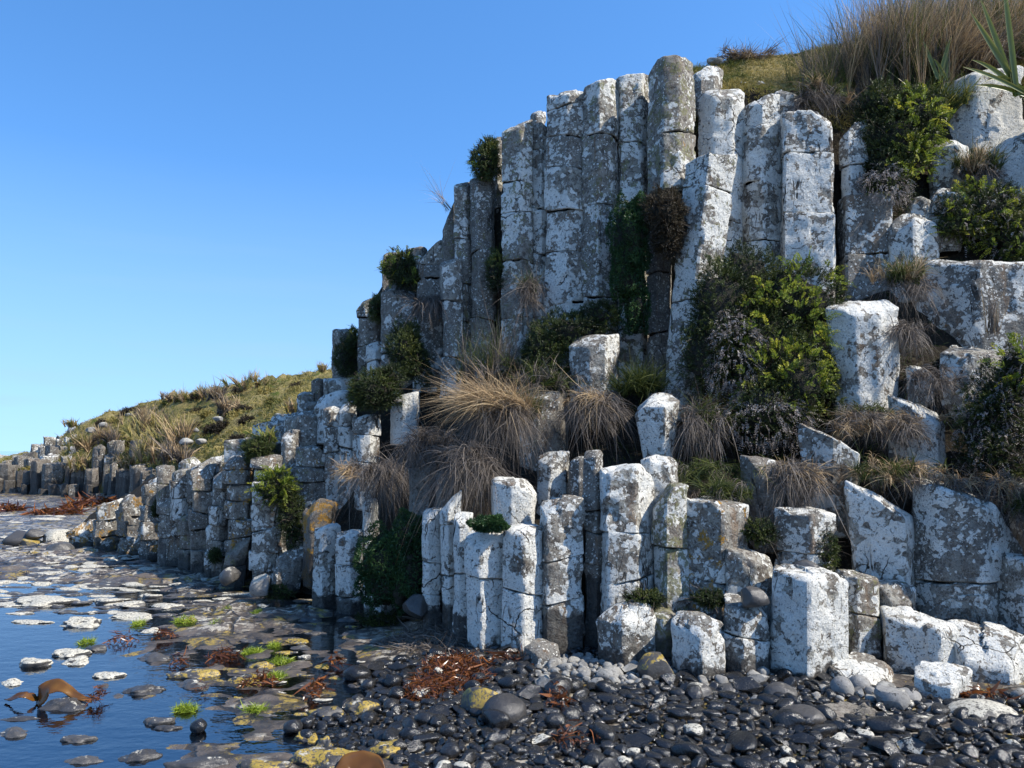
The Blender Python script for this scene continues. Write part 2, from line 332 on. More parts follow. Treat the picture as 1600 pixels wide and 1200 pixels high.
# ------------------------------------------------------------------ basalt columns
def outline(w, d, seed, n=None, ds=.03, rnd=.055, rot=None):
    r = np.random.default_rng(seed); n = n or int(r.choice([5, 6, 6, 7]))
    a = (np.arange(n) + r.uniform(-.22, .22, n)) * 2 * np.pi / n + (r.uniform(0, 2 * np.pi) if rot is None else rot)
    q = np.stack([np.cos(a), np.sin(a)], 1) * r.uniform(.86, 1.1, n)[:, None]
    nx = np.roll(q, -1, 0); q = np.stack([q * (1 - rnd) + nx * rnd, q * rnd + nx * (1 - rnd)], 1).reshape(-1, 2)
    lo = q.min(0); hi = q.max(0); q = (q - (lo + hi) / 2) / (hi - lo) * np.array([w, d]); out = []
    for i in range(len(q)):
        e = q[(i + 1) % len(q)] - q[i]; k = max(1, int(round(np.linalg.norm(e) / ds)))
        for j in range(k): out.append(q[i] + e * j / k)
    return np.array(out)

def facet(p, sc, seed):
    """broken faces: each cell of a random lattice gets its own offset and tilt"""
    q = p * np.array([sc, sc, sc * .6]); f = np.floor(q).astype(np.int64); best = np.full(len(q), 9e9); out = np.zeros(len(q))
    for a in (-1, 0, 1):
        for b_ in (-1, 0, 1):
            for c in (-1, 0, 1):
                i, j, k = f[:, 0] + a, f[:, 1] + b_, f[:, 2] + c
                d = q - np.stack([i + .5 + .45 * _h(i, j, k, seed), j + .5 + .45 * _h(i, j, k, seed + 1), k + .5 + .45 * _h(i, j, k, seed + 2)], 1)
                D = (d * d).sum(1); m = D < best; best = np.where(m, D, best)
                val = .5 * _h(i, j, k, seed + 3) + .7 * (d[:, 0] * _h(i, j, k, seed + 4) + d[:, 1] * _h(i, j, k, seed + 5) + d[:, 2] * _h(i, j, k, seed + 6))
                out = np.where(m, val, out)
    return out

def drum_mesh(poly, z0, z1, org, axis, bb, bt, seed, ds=.03, rough=1.0, dome=0.0, m=None, top=True, wb=1.0, gap=0):
    """one drum of a column between the surfaces z0(x,y) and z1(x,y) (local), worn round at both ends"""
    r = np.random.default_rng(seed); R = np.linalg.norm(poly, axis=1); dirn = poly / R[:, None]; n = len(poly)
    h = abs(z1(0, 0) - z0(0, 0)); bb = min(bb, h * .3); bt = min(bt, h * .4)
    K = max(2, int((h - bb - bt) / ds))
    rings = []                                   # (kind, value, inset)
    for a in (0, .35): rings.append(('b', a * bb + gap, bb * (1 - a) ** 2 * 1.3))
    for k in range(K + 1): rings.append(('m', k / K, 0))
    for a in (.4, .75, 1): rings.append(('t', (1 - a) * bt, bt * a * a))
    mean = R.mean(); caps = np.arange(1, max(3, int(mean / ds * .8))) / max(3, int(mean / ds * .8)) if top else []
    V = []
    base_in = None
    for kind, val, ins in rings:
        p = poly - dirn * ins * (1 + .7 * vnoise(np.c_[poly * 4 + seed, np.zeros(n)], 3)[:, None])
        lo = z0(p[:, 0], p[:, 1]); hi = z1(p[:, 0], p[:, 1])
        if kind == 'b': z = lo + val
        elif kind == 'm': z = lo + bb + (hi - bt - lo - bb) * val
        else: z = hi - val
        V.append(np.c_[p, z]); base_in = p
    for c in caps:
        p = base_in * (1 - c); V.append(np.c_[p, z1(p[:, 0], p[:, 1]) + dome * (1 - (1 - c) ** 2)])
    if top: V.append(np.c_[np.zeros((n, 2)), np.full(n, z1(0, 0) + dome)])
    V = np.stack(V, 1)                           # n, rings, 3
    nr = V.shape[1]; V = V.reshape(-1, 3)
    o = np.array(org); wpos = V + o
    # slow wander of the sides, facets and chips
    side = np.repeat(dirn, nr, 0)
    rr = np.linalg.norm(V[:, :2], axis=1) / np.repeat(R, nr)
    q = wpos * np.array([1, 1, .55])
    fc = facet(wpos + .03 * np.stack([vnoise(wpos * 6, k) for k in (1, 2, 3)], 1), 3.6, seed % 50)
    amt = .014 * fbm(q, 2.2, 2, seed % 97) + .006 * fbm(wpos, 9, 3, 5) + .003 * fbm(wpos, 24, 2, 9) + .017 * fc
    cw = np.repeat(np.clip((R / (w_med := np.median(R)) - .98) * 8, .5, 2.2), nr); chip = np.maximum(0, fbm(wpos, 3.6, 3, 21) - .40) * .045 * cw * min(1, w_med * 6)
    V[:, :2] += side * ((amt * rough - chip) * np.minimum(1, rr * 1.3))[:, None]
    V[:, 2] += (.022 * fc + .010 * fbm(wpos, 4, 3, 31) + .006 * fbm(wpos, 17, 2, 8)) * rough * (np.tile(np.arange(nr), n) > K * .9)
    tpf = wb + (1 - wb) * np.clip(V[:, 2] / max(.3, axis[2]), 0, 1); V[:, :2] *= tpf[:, None]
    zz = V[:, 2] / max(.3, axis[2]); V[:, 0] += axis[0] * zz; V[:, 1] += axis[1] * zz
    f = grid_faces(n, nr, True)
    me = mesh_np('drum', V, f, m or M['column'])
    me.set_sharp_from_angle(angle=math.radians(33)); return me

ROCKCOL = []
def column(label, xl, xr, yl, yr, yb, Y, joints=(), li=(.5, .1, .3, .0), lean=0, tf=.05, n=None, dome=.015, name='basalt_column',
           cat='basalt column', group='basalt columns of the cliff', depth=None, seed=None, bev=.035, rot=None, rough=1, mat=None, ds=.025, wb=1.0):
    """xl, xr, yl, yr: the top as the photo shows it; yb: where it ends below; Y: distance of its front"""
    seed = seed if seed is not None else int(xl * 7 + yl * 13 + xr) % 99991
    r = np.random.default_rng(seed)
    wpx = xr - xl; yt = (yl + yr) / 2
    js = sorted([yt] + list(joints) + [yb]); joints = list(joints)
    for j0, j1 in zip(js[:-1], js[1:]):
        if j1 - j0 > 125 and wpx < 100: joints.append(j0 + (j1 - j0) * r.uniform(.38, .62))
        if xl < 400 and j1 - j0 > 42: joints += [j0 + (j1 - j0) * t for t in ((.5,) if j1 - j0 < 75 else (.3, .66))]
    slip = .055 if xl < 400 else (.03 if xl < 520 else .012)
    a = P(xl, yt, Y); bq = P(xr, yt, Y); w = bq.x - a.x; d = depth or min(.75, max(.22, w * r.uniform(.85, 1.05)))
    Yc = Y + d * .5
    L = P(xl, yl, Yc); Rr = P(xr, yr, Yc); w = Rr.x - L.x; top = (L + Rr) / 2
    bot = P((xl + xr) / 2 + lean, yb, Yc)
    z_b = bot.z - .12; hgt = top.z - z_b
    slope = (Rr.z - L.z) / w
    root = bpy.data.objects.new(name, None) if joints else None
    org = (bot.x, Yc, z_b); ax = ((top.x - bot.x), 0.0, hgt)
    poly = outline(w, d, seed, n, ds, rot=rot)
    def pl(zc, sx, sy): return lambda x, y: zc + sx * x + sy * y + 0 * x
    cuts = [pl(0, 0, 0)]
    for j in sorted(joints, reverse=True):
        zc = P((xl + xr) / 2, j, Yc).z - z_b
        if .06 < zc < hgt - .06: cuts.append(pl(zc, r.uniform(-.22, .22), r.uniform(-.1, .1)))
    ca, kk = r.uniform(0, 6.28), r.uniform(.35, 1.1); bite = w * r.uniform(.02, .30); tx, ty = r.uniform(-.10, .10), tf + r.uniform(-.04, .10)
    if r.random() < .5: ca = -1.57 + r.uniform(-.8, .8)
    def crown(x, y): p = hgt + (slope + tx) * x + ty * y; return np.minimum(p, p + kk * (bite - (x * math.cos(ca) + y * math.sin(ca))))
    cuts.append(crown)
    objs = []
    for i in range(len(cuts) - 1):
        last = i == len(cuts) - 2
        off = np.array([r.uniform(-slip, slip) * .7, r.uniform(-slip, slip)]) if i else np.zeros(2)
        pp = poly * r.uniform(1.0, 1.045) + off
        me = drum_mesh(pp, cuts[i], cuts[i + 1], org, (ax[0], 0, ax[2]), .012 if i else .02, bev * r.uniform(.3, .65) if last else .014, seed + i * 101,
                       ds=ds, rough=rough, dome=dome if last else 0, m=mat, wb=wb, gap=.004 if i else 0)
        objs.append(me)
    if joints:
        COL.objects.link(root); root.location = org
        for me in objs:
            o = link('drum', me, root); o.color = li
    else:
        root = link(name, objs[0], None, org); root.color = li
    tag(root, label, cat, group)
    return root

# white, yellow, moss, foot
WH = (.80, .12, .15, .30); WD = (.62, .12, .2, .35); MX = (.55, .18, .42, .0); GR = (.60, .2, .48, .0); DK = (.44, .12, .42, .0)
UP = (.64, .25, .48, .0); UW = (.76, .2, .30, .0); BR = (.05, .1, .2, .3); WX = (.74, .12, .2, .0)
OR = (.18, .62, .2, .5)
def C(label, *a, **k): return column(label, *a, **k)
# ---- the tall wall, from the sea end to the turf
C('thin dark column at the far left edge of the tall wall, under the leaning bush', 711, 739, 290, 286, 570, 9.1, (377, 505), GR)
C('dark rounded column beside the thin dark one at the left end of the tall wall', 736, 774, 284, 279, 610, 8.95, (500,), DK, dome=.05)
C('short white topped column in front of the two dark columns at the left of the tall wall', 690, 722, 410, 405, 610, 8.95, (473, 560), WD)
C('shadowed narrow column set back behind the left of the tall wall', 770, 789, 222, 216, 600, 9.2, (330,), GR)
C('mottled column with a pointed shoulder left of the thin one high on the tall wall', 785, 833, 206, 190, 610, 8.65, (290, 335, 500), UP)
C('thin column squeezed between two broad columns high on the tall wall', 829, 857, 197, 196, 590, 8.75, (237, 400), UW)
C('small cap of rock peeping over the thin column on the skyline', 829, 853, 178, 176, 240, 9.3, (), MX)
C('broad column split by four cracks, second left of the pair near the green cushion', 854, 917, 152, 147, 560, 8.4, (175, 223, 268, 400, 480), UW, bev=.05)
C('broad column with a high rounded right shoulder left of the slimmer crested one', 911, 966, 142, 120, 570, 8.25, (217, 325), UP, bev=.06)
C('column cut by a slanting crack just left of the tallest column', 963, 1014, 126, 121, 590, 8.35, (230, 420), UP)
C('tallest column of the wall with a clean rounded top against the sky', 1012, 1084, 99, 95, 290, 7.95, (215,), (.52, .3, .56, 0), n=6, bev=.04, dome=.02)
C('slim brown lower column between the green cushion and the brown bush', 1012, 1050, 292, 290, 640, 8.1, (430, 520), (.3, .1, .2, 0))
C('narrow ridged column in front of the tallest column with a bright pointed top', 1071, 1147, 256, 247, 640, 7.55, (300,), (.72, .2, .45, 0), lean=-48, n=5, bev=.05, wb=.72)
C('broad white faced column right of the tallest column beneath the turf', 1091, 1163, 150, 134, 440, 8.2, (258,), (.86, .12, .15, 0), bev=.06)
C('grey topped block half under the turf behind the broad white column', 1148, 1198, 134, 132, 230, 8.7, (), (.35, .1, .3, 0))
C('tall white column whose top rises to the right beside the flat faced column', 1157, 1219, 168, 150, 440, 8.1, (207, 297), (.72, .1, .3, 0), bev=.05)
C('white rock shoulder behind the flat faced column under hanging grass', 1203, 1249, 150, 142, 260, 8.4, (), WX)
C('flat faced white column with a squared top left of the dark cleft', 1217, 1299, 184, 175, 470, 7.85, (345,), (.78, .22, .2, 0), n=4, rot=.75, bev=.025)
C('small white topped column just right of the dark cleft', 1312, 1356, 205, 190, 320, 7.95, (262,), WX)
C('wide grey brown column lower right of the dark cleft', 1310, 1390, 314, 308, 520, 7.8, (405,), (.45, .1, .2, 0))
C('white lump of rock peeping from under the turf right of the tallest column', 1080, 1128, 118, 110, 175, 8.5, (), (.6, .1, .3, 0), dome=.06, bev=.08)
C('small upright column with a rounded white left edge standing in the grass in front of the wall', 894, 966, 534, 519, 640, 7.5, (), (.74, .05, .1, 0), bev=.05)
column('dull grey boulder behind the sunlit straw tussock', 814, 886, 616, 610, 720, 7.45, (), (.45, .05, .35, 0), n=5, name='boulder', cat='boulder', group=None)
C('brown earthy column under the leaning bush at the very left of the tall wall', 692, 716, 352, 306, 520, 9.35, (430,), (.25, .1, .5, 0), bev=.05)
# ---- the stepped left shoulder of the wall
C('outermost column of the stepped shoulder on the skyline, nearest the sea', 519, 552, 517, 512, 600, 10.6, (), (.5, .2, .3, 0))
C('column with a sloping crown second from the sea end of the stepped shoulder', 558, 597, 476, 464, 610, 10.2, (500, 542), (.4, .3, .5, 0))
C('low white column at the foot of the sloping crown on the stepped shoulder', 574, 600, 540, 532, 620, 9.95, (565,), WX)
C('broad squared column with a flat top in the middle of the stepped shoulder', 596, 650, 458, 455, 630, 9.65, (550,), (.48, .15, .4, 0), n=5)
C('upright block on the skyline behind the golden bush on the stepped shoulder', 598, 624, 397, 395, 475, 10.2, (420,), (.45, .3, .4, 0))
C('lighter block on the skyline just right of the golden bush', 634, 669, 391, 388, 480, 10.2, (430,), (.4, .2, .3, 0))
C('pale leaning column with a slanted top below the dark earth slope', 655, 711, 402, 374, 560, 9.5, (420, 440), (.45, .1, .2, 0))
C('low white column below the matted brown grass on the stepped shoulder', 646, 693, 496, 492, 600, 9.35, (), (.65, .4, .2, 0))
C('small white block at the tip of the straw tussock left of it', 612, 655, 622, 611, 680, 8.9, (), WH)
# ---- steps below the shoulder
C('small dark cube of rock highest of the stepped blocks by the hillside', 489, 509, 595, 592, 630, 10.7, (), DK)
C('white flat topped slab highest of the stepped blocks by the wall', 506, 553, 594, 591, 640, 10.3, (), WH)
C('grey block with a flat top at the edge of the hillside grass', 466, 493, 615, 612, 650, 10.6, (), GR)
C('pale block below the grey one at the edge of the hillside grass', 469, 497, 633, 627, 660, 10.4, (), WD)
C('large sloping slab with a long white top under the dark bush', 495, 556, 622, 608, 680, 9.7, (), WH, bev=.07)
C('thin white topped block beside the star shaped plant', 456, 497, 646, 643, 690, 10.1, (), WD)
C('small boulder on the steps just above the star shaped plant', 426, 457, 651, 647, 680, 10.5, (), GR)
C('low grey block behind the star shaped plant', 399, 450, 664, 659, 700, 10.3, (), MX)
C('broad mottled block with a rounded right side right of the star shaped plant', 446, 511, 655, 647, 730, 9.7, (700,), (.5, .15, .3, 0), bev=.08)
C('white block jutting right of the star shaped plant below the broad one', 444, 466, 678, 674, 740, 9.5, (), WD)
C('white jointed column left of its twin in the bank beneath the dark bush', 509, 533, 638, 635, 800, 9.1, (668, 707), WX)
C('white jointed column right of its twin in the bank beneath the dark bush', 530, 556, 634, 628, 800, 9.1, (670, 700, 727), WX)
C('wide mottled column behind the small straw tuft on the bank', 552, 593, 652, 648, 780, 8.8, (680, 722), (.6, .1, .2, 0))
C('jointed column with a pale cap above the brown bulging column', 463, 512, 702, 696, 890, 9.05, (728, 752, 800), (.5, .35, .4, 0))
C('white column under the trailing fern with a stepped top block', 396, 446, 716, 708, 760, 9.35, (), (.55, .1, .3, 0), bev=.06)
C('broad white and brown column with the fern trailing down its right side', 396, 468, 753, 750, 915, 9.1, (862,), (.66, .15, .1, .1))
C('small block behind the orange streaked column on the skyline of the bank', 354, 399, 690, 684, 720, 10.1, (), GR)
C('column half white and half bare brown with an orange streak', 355, 398, 716, 712, 915, 9.6, (757, 840), (.38, .5, .2, .1))
C('low leaning block at the foot of the orange streaked column', 356, 392, 862, 840, 915, 9.3, (), (.15, .3, .5, .3), lean=-10)
C('slabby grey column with vertical splits, left of the orange streaked one', 330, 359, 742, 734, 900, 9.85, (820,), (.5, .1, .3, .1))
C('wide slabby column with a mossy ledge on its top', 298, 334, 736, 728, 890, 10.2, (800,), (.4, .15, .4, .15))
C('pale pillar foot at the waterline below the mossy ledge', 319, 342, 822, 820, 900, 9.9, (862,), (.7, .1, .3, .1))
C('long tilted slab with a pale upper edge lying along the bank', 300, 357, 735, 706, 770, 10.6, (), (.5, .1, .4, 0), bev=.06)
C('square block with a cracked face standing on the low left bank', 268, 302, 736, 732, 800, 10.8, (755,), WD)
C('flat topped block next to the square one on the low left bank', 246, 271, 731, 727, 790, 11.0, (757,), MX)
C('rounded pale boulder behind the square block on the low left bank', 284, 314, 722, 720, 760, 11.3, (), MX, dome=.08)
C('large tilted block in the middle of the low left bank', 252, 300, 782, 771, 870, 10.9, (), (.45, .3, .3, .1))
C('shadowed column below the tilted block at the waterline', 278, 316, 810, 795, 880, 10.6, (835,), (.3, .1, .5, .2))
C('white flecked slab at the waterline left of the shadowed column', 249, 283, 815, 800, 875, 10.9, (), WD)
C('rough lichened hump right of the longest one in the low outcrop by the pool', 222, 256, 762, 756, 870, 11.5, (790,), (.50, .5, .3, .1), rough=2.4)
C('rough lichened hump third from the tip of the low outcrop by the pool', 182, 227, 781, 774, 870, 12.0, (), (.52, .5, .3, .1), rough=2.6)
C('rough lichened hump second from the tip of the low outcrop by the pool', 146, 186, 795, 784, 865, 12.6, (), (.52, .55, .3, .1), rough=2.6)
C('rough yellow flecked hump at the very tip of the low outcrop by the pool', 112, 152, 832, 806, 862, 13.0, (), (.52, .6, .3, .08), rough=2.4, bev=.1)
C('pale step of rock behind the low outcrop by the pool', 232, 262, 750, 740, 800, 12.2, (), WD, rough=1.5)
C('brown bulging column with orange lichen under the withered grass', 476, 526, 792, 787, 900, 8.6, (), OR, dome=.08, bev=.09)
C('leaning white patched boulder at the foot of the brown bulging column', 432, 478, 868, 852, 905, 8.75, (), (.5, .15, .3, .1), lean=-8, bev=.08)
C('dark mossy column set back between the two stubby rounded front blocks', 1018, 1054, 950, 955, 1055, 5.7, (), (.35, .1, .62, .25))
# ---- the bottom row, from the sea end
C('white column leftmost of the pair beside the big green cushion', 490, 529, 826, 820, 945, 8.0, (), (.74, .05, .15, .15))
C('white cracked column right of its pair beside the big green cushion', 525, 568, 832, 828, 945, 7.8, (882, 930), (.82, .05, .1, .12))
C('thin white column standing behind the pair by the green cushion', 568, 588, 782, 779, 900, 7.95, (840,), WX)
C('white block peeping from under the big green cushion', 567, 622, 900, 895, 955, 7.45, (), (.88, .05, .1, .1))
C('bare dark column under the curtain of withered grass, left of two', 639, 684, 731, 728, 830, 7.35, (), (.2, .05, .1, .0))
C('bare grey column under the curtain of withered grass, right of two', 681, 708, 737, 733, 830, 7.3, (), (.3, .05, .1, .0))
C('slim white jointed column right beside the big green cushion', 662, 691, 797, 794, 980, 6.75, (877, 926), (.80, .05, .2, .28))
C('slim white column with a slanted crown right of the jointed one by the green cushion', 688, 724, 795, 762, 985, 6.6, (818, 898), (.80, .05, .15, .34), wb=.8)
C('narrow white column wedged left of the broad white column by the weed', 710, 735, 806, 803, 992, 6.4, (893,), (.84, .05, .1, .2))
C('broad white column with a crack across it, left of the bottom row trio', 731, 787, 833, 819, 1003, 6.15, (899,), (.88, .05, .15, .10), bev=.045, depth=.3)
C('broad white column with a level crack, middle of the bottom row trio', 785, 846, 829, 821, 1003, 6.05, (923,), (.84, .1, .25, .10), bev=.045, depth=.32)
C('column with a clean white cap block and dark right flank, right of the bottom row trio', 844, 914, 783, 778, 1003, 6.05, (868,), (.74, .05, .1, .35), bev=.04, depth=.36)
C('small white column standing in the withered grass above the bottom row trio', 771, 839, 750, 752, 830, 6.5, (), (.82, .05, .1, 0), depth=.3)
C('leaning column with grey patches behind the clean white cap block', 843, 891, 716, 706, 800, 6.9, (), (.66, .05, .2, 0), lean=-5)
C('small brownish column right of the leaning one behind the white cap block', 889, 916, 718, 713, 800, 6.8, (), (.4, .05, .2, 0))
C('very slim column, white above and bare brown below, in the dark gap', 912, 943, 708, 704, 1005, 6.15, (797, 832, 882), (.42, .0, .05, .62), depth=.2)
C('large white column with a slanting top beside the slim brown one', 941, 1022, 738, 716, 965, 5.95, (832,), (.80, .05, .2, .35), bev=.04)
C('white shoulder block right of the large slanting top in the bottom row', 1004, 1057, 720, 711, 800, 6.15, (), (.78, .05, .2, 0))
C('rounded mottled column standing in front of the large slanting one', 934, 1022, 962, 946, 1042, 5.62, (), (.64, .05, .25, .18), dome=.05, bev=.09, depth=.34)
C('green stained column with a bright rounded tip left of the orange edged one', 1022, 1075, 765, 757, 965, 5.9, (), (.70, .1, .62, .2))
C('column with an orange lichen streak down its front ridge', 1072, 1166, 773, 790, 960, 5.8, (905,), (.60, .5, .3, .1), n=5, rot=-1.65, bev=.03)
C('short column with a lit top and orange spot in the front row', 1047, 1128, 968, 964, 1074, 5.35, (), (.80, .3, .15, .14), bev=.06, dome=.03)
C('white column carrying a round black stone in the front row', 1128, 1204, 938, 942, 1072, 5.4, (), (.76, .05, .1, .2), bev=.04, tf=.12)
C('white column behind the one carrying the round black stone', 1132, 1209, 856, 872, 965, 5.72, (), (.78, .3, .3, .1))
C('bare brown column half hidden in grass behind the front rows', 1158, 1227, 712, 722, 840, 6.2, (), (.25, .2, .1, 0), wb=.85)
C('small white column under drooping grass left of the dark cleft', 1210, 1297, 792, 806, 900, 5.85, (858,), (.80, .1, .2, 0), bev=.03)
C('tall white column with a bright sunlit ridge in the front row', 1204, 1313, 884, 896, 1072, 5.3, (), (.82, .08, .12, .10), n=5, rot=-1.6, bev=.06, depth=.5)
C('green and dark mottled column right of the sunlit ridge', 1304, 1374, 888, 906, 1055, 5.65, (), (.50, .15, .50, .15), lean=3)
C('column with a white cap and dark foot behind the two stubby front blocks', 1361, 1427, 914, 912, 1060, 5.72, (952,), (.6, .1, .4, .35))
C('stubby white twin block in the front row with a split down its middle', 1377, 1489, 954, 962, 1066, 5.4, (), (.84, .08, .12, .08), lean=6, bev=.06, tf=.2)
C('broad white block with a peaked top at the right end of the front row', 1487, 1610, 972, 1000, 1090, 5.2, (), (.86, .08, .1, .04), bev=.08, tf=.15, depth=.5)
C('large leaning column with a sunlit top sloping down to the right', 1314, 1428, 742, 812, 920, 5.9, (), (.76, .08, .25, .0), lean=12, bev=.06, n=5, depth=.45, wb=.85)
C('very large cracked column with a sunlit sloping top at the right', 1432, 1584, 752, 796, 985, 5.75, (905,), (.70, .15, .3, .0), bev=.05, n=6, depth=.55, tf=.15)
C('white column cut off by the right edge of the photo above the front row', 1566, 1660, 868, 880, 1010, 5.55, (), (.76, .15, .2, 0), bev=.07)
C('slanting beam of rock with a long sunlit top left of the large leaning column', 1249, 1358, 664, 716, 815, 6.25, (), (.52, .1, .15, 0), n=5, rot=.3, wb=.7, lean=-4)
C('upright white column between the dry grass and the heath at the right', 1385, 1470, 620, 645, 730, 6.5, (), (.76, .1, .25, 0), lean=4, tf=.25)
C('small white chip of rock above the grey hanging grass at the right', 1416, 1453, 570, 580, 620, 6.95, (), (.85, .05, .1, 0))
C('tapered white block right of the great heath bush', 1287, 1396, 480, 472, 645, 6.95, (), (.82, .08, .1, 0), lean=10, tf=.22, bev=.06, wb=.82, depth=.5)
C('white block with a sunlit ledge behind the heath at the right edge', 1468, 1580, 552, 546, 730, 6.75, (), (.60, .1, .25, 0), tf=.25, bev=.05, depth=.45)
C('great white boulder like block with an orange patch at the right edge', 1433, 1660, 398, 428, 600, 7.15, (), (.68, .25, .25, 0), lean=8, tf=.2, bev=.09, n=6, depth=.8)
C('smooth white block under the flax leaves at the top right', 1470, 1594, 131, 112, 240, 8.3, (), (.90, .03, .05, 0), tf=.05, bev=.10, dome=.06, depth=.5)
C('pale rounded block cut off by the right edge below the flax', 1547, 1660, 232, 202, 320, 7.95, (), (.84, .03, .05, 0), bev=.14, dome=.1, depth=.5)
C('rounded white lump between the upper heath and the right hand grass', 1456, 1508, 232, 228, 320, 8.0, (), (.70, .25, .2, 0), bev=.12, dome=.08)
C('white knob left of the smaller knob above the right hand heath', 1416, 1456, 318, 312, 380, 7.8, (), (.75, .2, .2, 0), bev=.1, dome=.06)
C('small white knob half hidden by the right hand heath', 1453, 1495, 306, 302, 380, 7.75, (), (.75, .3, .2, 0), bev=.1, dome=.06)
C('rounded white column left of the right hand heath above the great block', 1386, 1462, 345, 350, 460, 7.6, (), (.70, .1, .2, 0), bev=.12, dome=.08)
C('white sliver of rock at the right edge beside the lower heath', 1590, 1650, 590, 592, 710, 6.5, (), WX)
C('dark flanked rock at the right edge under the lower heath', 1580, 1650, 742, 750, 880, 6.0, (), (.55, .1, .3, 0))
column('white topped wedge of rock lying in the withered grass above the bottom row', 988, 1060, 630, 624, 712, 6.8, (), (.78, .0, .1, 0), n=5, rot=.9, wb=.62, lean=4, bev=.02, tf=.3, depth=.42, name='wedge_boulder', cat='boulder', group=None)
# unseen columns added beyond the right edge to throw shade on the cliff
for i in range(9):
    x0 = 1640 + i * 95
    C('unseen column added for shade beyond the right edge of the photo', x0, x0 + 100, 560 - (i * 37 % 100), 565 - (i * 37 % 100), 1120, 5.3 - i * .09, (900,), WD, ds=.06)
    C('unseen upper column added for shade beyond the right edge of the photo', x0, x0 + 100, 120 - (i * 41 % 110), 125 - (i * 41 % 110), 620, 7.4 - i * .08, (430,), WD, ds=.06)

# ---- single stones lying against the cliff (angular, cut from prisms)
def lump(name, label, cat, x0, x1, y0, y1, Y, li=None, mat='dry', seed=1, ang=.5, flat=1.0, group=None, z=None, sub=4, rotz=0, tilt=(0, 0)):
    bm_v, bm_f = ico(sub); r = np.random.default_rng(seed)
    c = P((x0 + x1) / 2, (y0 + y1) / 2, Y); s = Y / F
    rx = (x1 - x0) * s / 2; rz = (y1 - y0) * s / 2 * 1.02; ry = (rx * .6 + rz * .4) * flat
    v = bm_v.copy()
    for _ in range(int(7 + 6 * ang)):               # cut flat facets
        nn = r.normal(size=3); nn /= np.linalg.norm(nn); dcut = r.uniform(.55, .85) if ang > .3 else r.uniform(.82, .95)
        t = v @ nn; over = np.maximum(0, t - dcut); v -= nn * (over * (.55 + .4 * ang))[:, None]
    v *= (1 + .04 * fbm(v, 1.4, 2, seed) + .012 * fbm(v, 6, 3, seed + 5))[:, None]
    lo, hi = v.min(0), v.max(0); v = (v - (lo + hi) / 2) / (hi - lo) * 2
    v = v * np.array([rx, ry, rz]); me = mesh_np(name, v, bm_f, M[mat]); me.set_sharp_from_angle(angle=math.radians(22 if ang > .4 else 60))
    o = link(name, me, None, (c.x, c.y + ry * .3, c.z)); o.rotation_euler = (tilt[0], tilt[1], 0)
    if li: o.color = (li[0], li[1], li[2] * (.55 if li[2] < .65 else .9), 1)
    return tag(o, label, cat, group)
_ic = {}
def ico(sub):
    if sub not in _ic:
        import bmesh
        bm = bmesh.new(); bmesh.ops.create_icosphere(bm, subdivisions=sub, radius=1)
        _ic[sub] = (np.array([v.co[:] for v in bm.verts]), np.array([[v.index for v in f.verts] for f in bm.faces])); bm.free()
    v, f = _ic[sub]; return v.copy(), f

# ------------------------------------------------------------------ land behind the columns
def sheet(name, keys, nv, disp, mats, backs, seed, step=12, turf_from=None, amp_scale=None):
    xs = np.array([k[0] for k in keys], float); K = np.array([k[1] for k in keys], float)    # keys, knots, 2
    gx = np.arange(xs[0], xs[-1] + 1, step); nk = K.shape[1]
    t = np.linspace(0, nk - 1, nv)
    rows = []
    for x in gx:
        kk = np.stack([[np.interp(x, xs, K[:, j, c]) for c in (0, 1)] for j in range(nk)])
        yy = np.interp(t, np.arange(nk), kk[:, 0]); YY = np.interp(t, np.arange(nk), kk[:, 1])
        row = [P(x, y, Y)[:] for y, Y in zip(yy, YY)]
        last = row[-1]
        for (dY, dz) in backs: row.append((last[0] * (last[1] + dY) / last[1], last[1] + dY, last[2] + dz))
        rows.append(row)
    V = np.array(rows); nu, nvv = V.shape[:2]; V = V.reshape(-1, 3)
    a = np.ones(nvv) * disp; a[0] = 0; a = np.tile(a, nu)
    n1 = fbm(V, 1.6 if disp < .2 else .55, 4, seed)
    if disp > .15: n1 = n1 + .8 * np.maximum(-.25, fbm(V, 2.1, 3, seed + 8))
    V[:, 2] += n1 * a; V[:, 1] += fbm(V, 1.3, 3, seed + 3) * a * .8
    f = grid_faces(nu, nvv)
    mi = None
    if turf_from is not None:
        j = f[:, 0] % nvv; ii = f[:, 0] // nvv; mi = ((j >= turf_from) & (gx[ii] > 1040)).astype(int)
    o = link(name, mesh_np(name, V, f, mats, True, None, mi)); tag(o, kind='structure')
    return V.reshape(nu, nvv, 3)

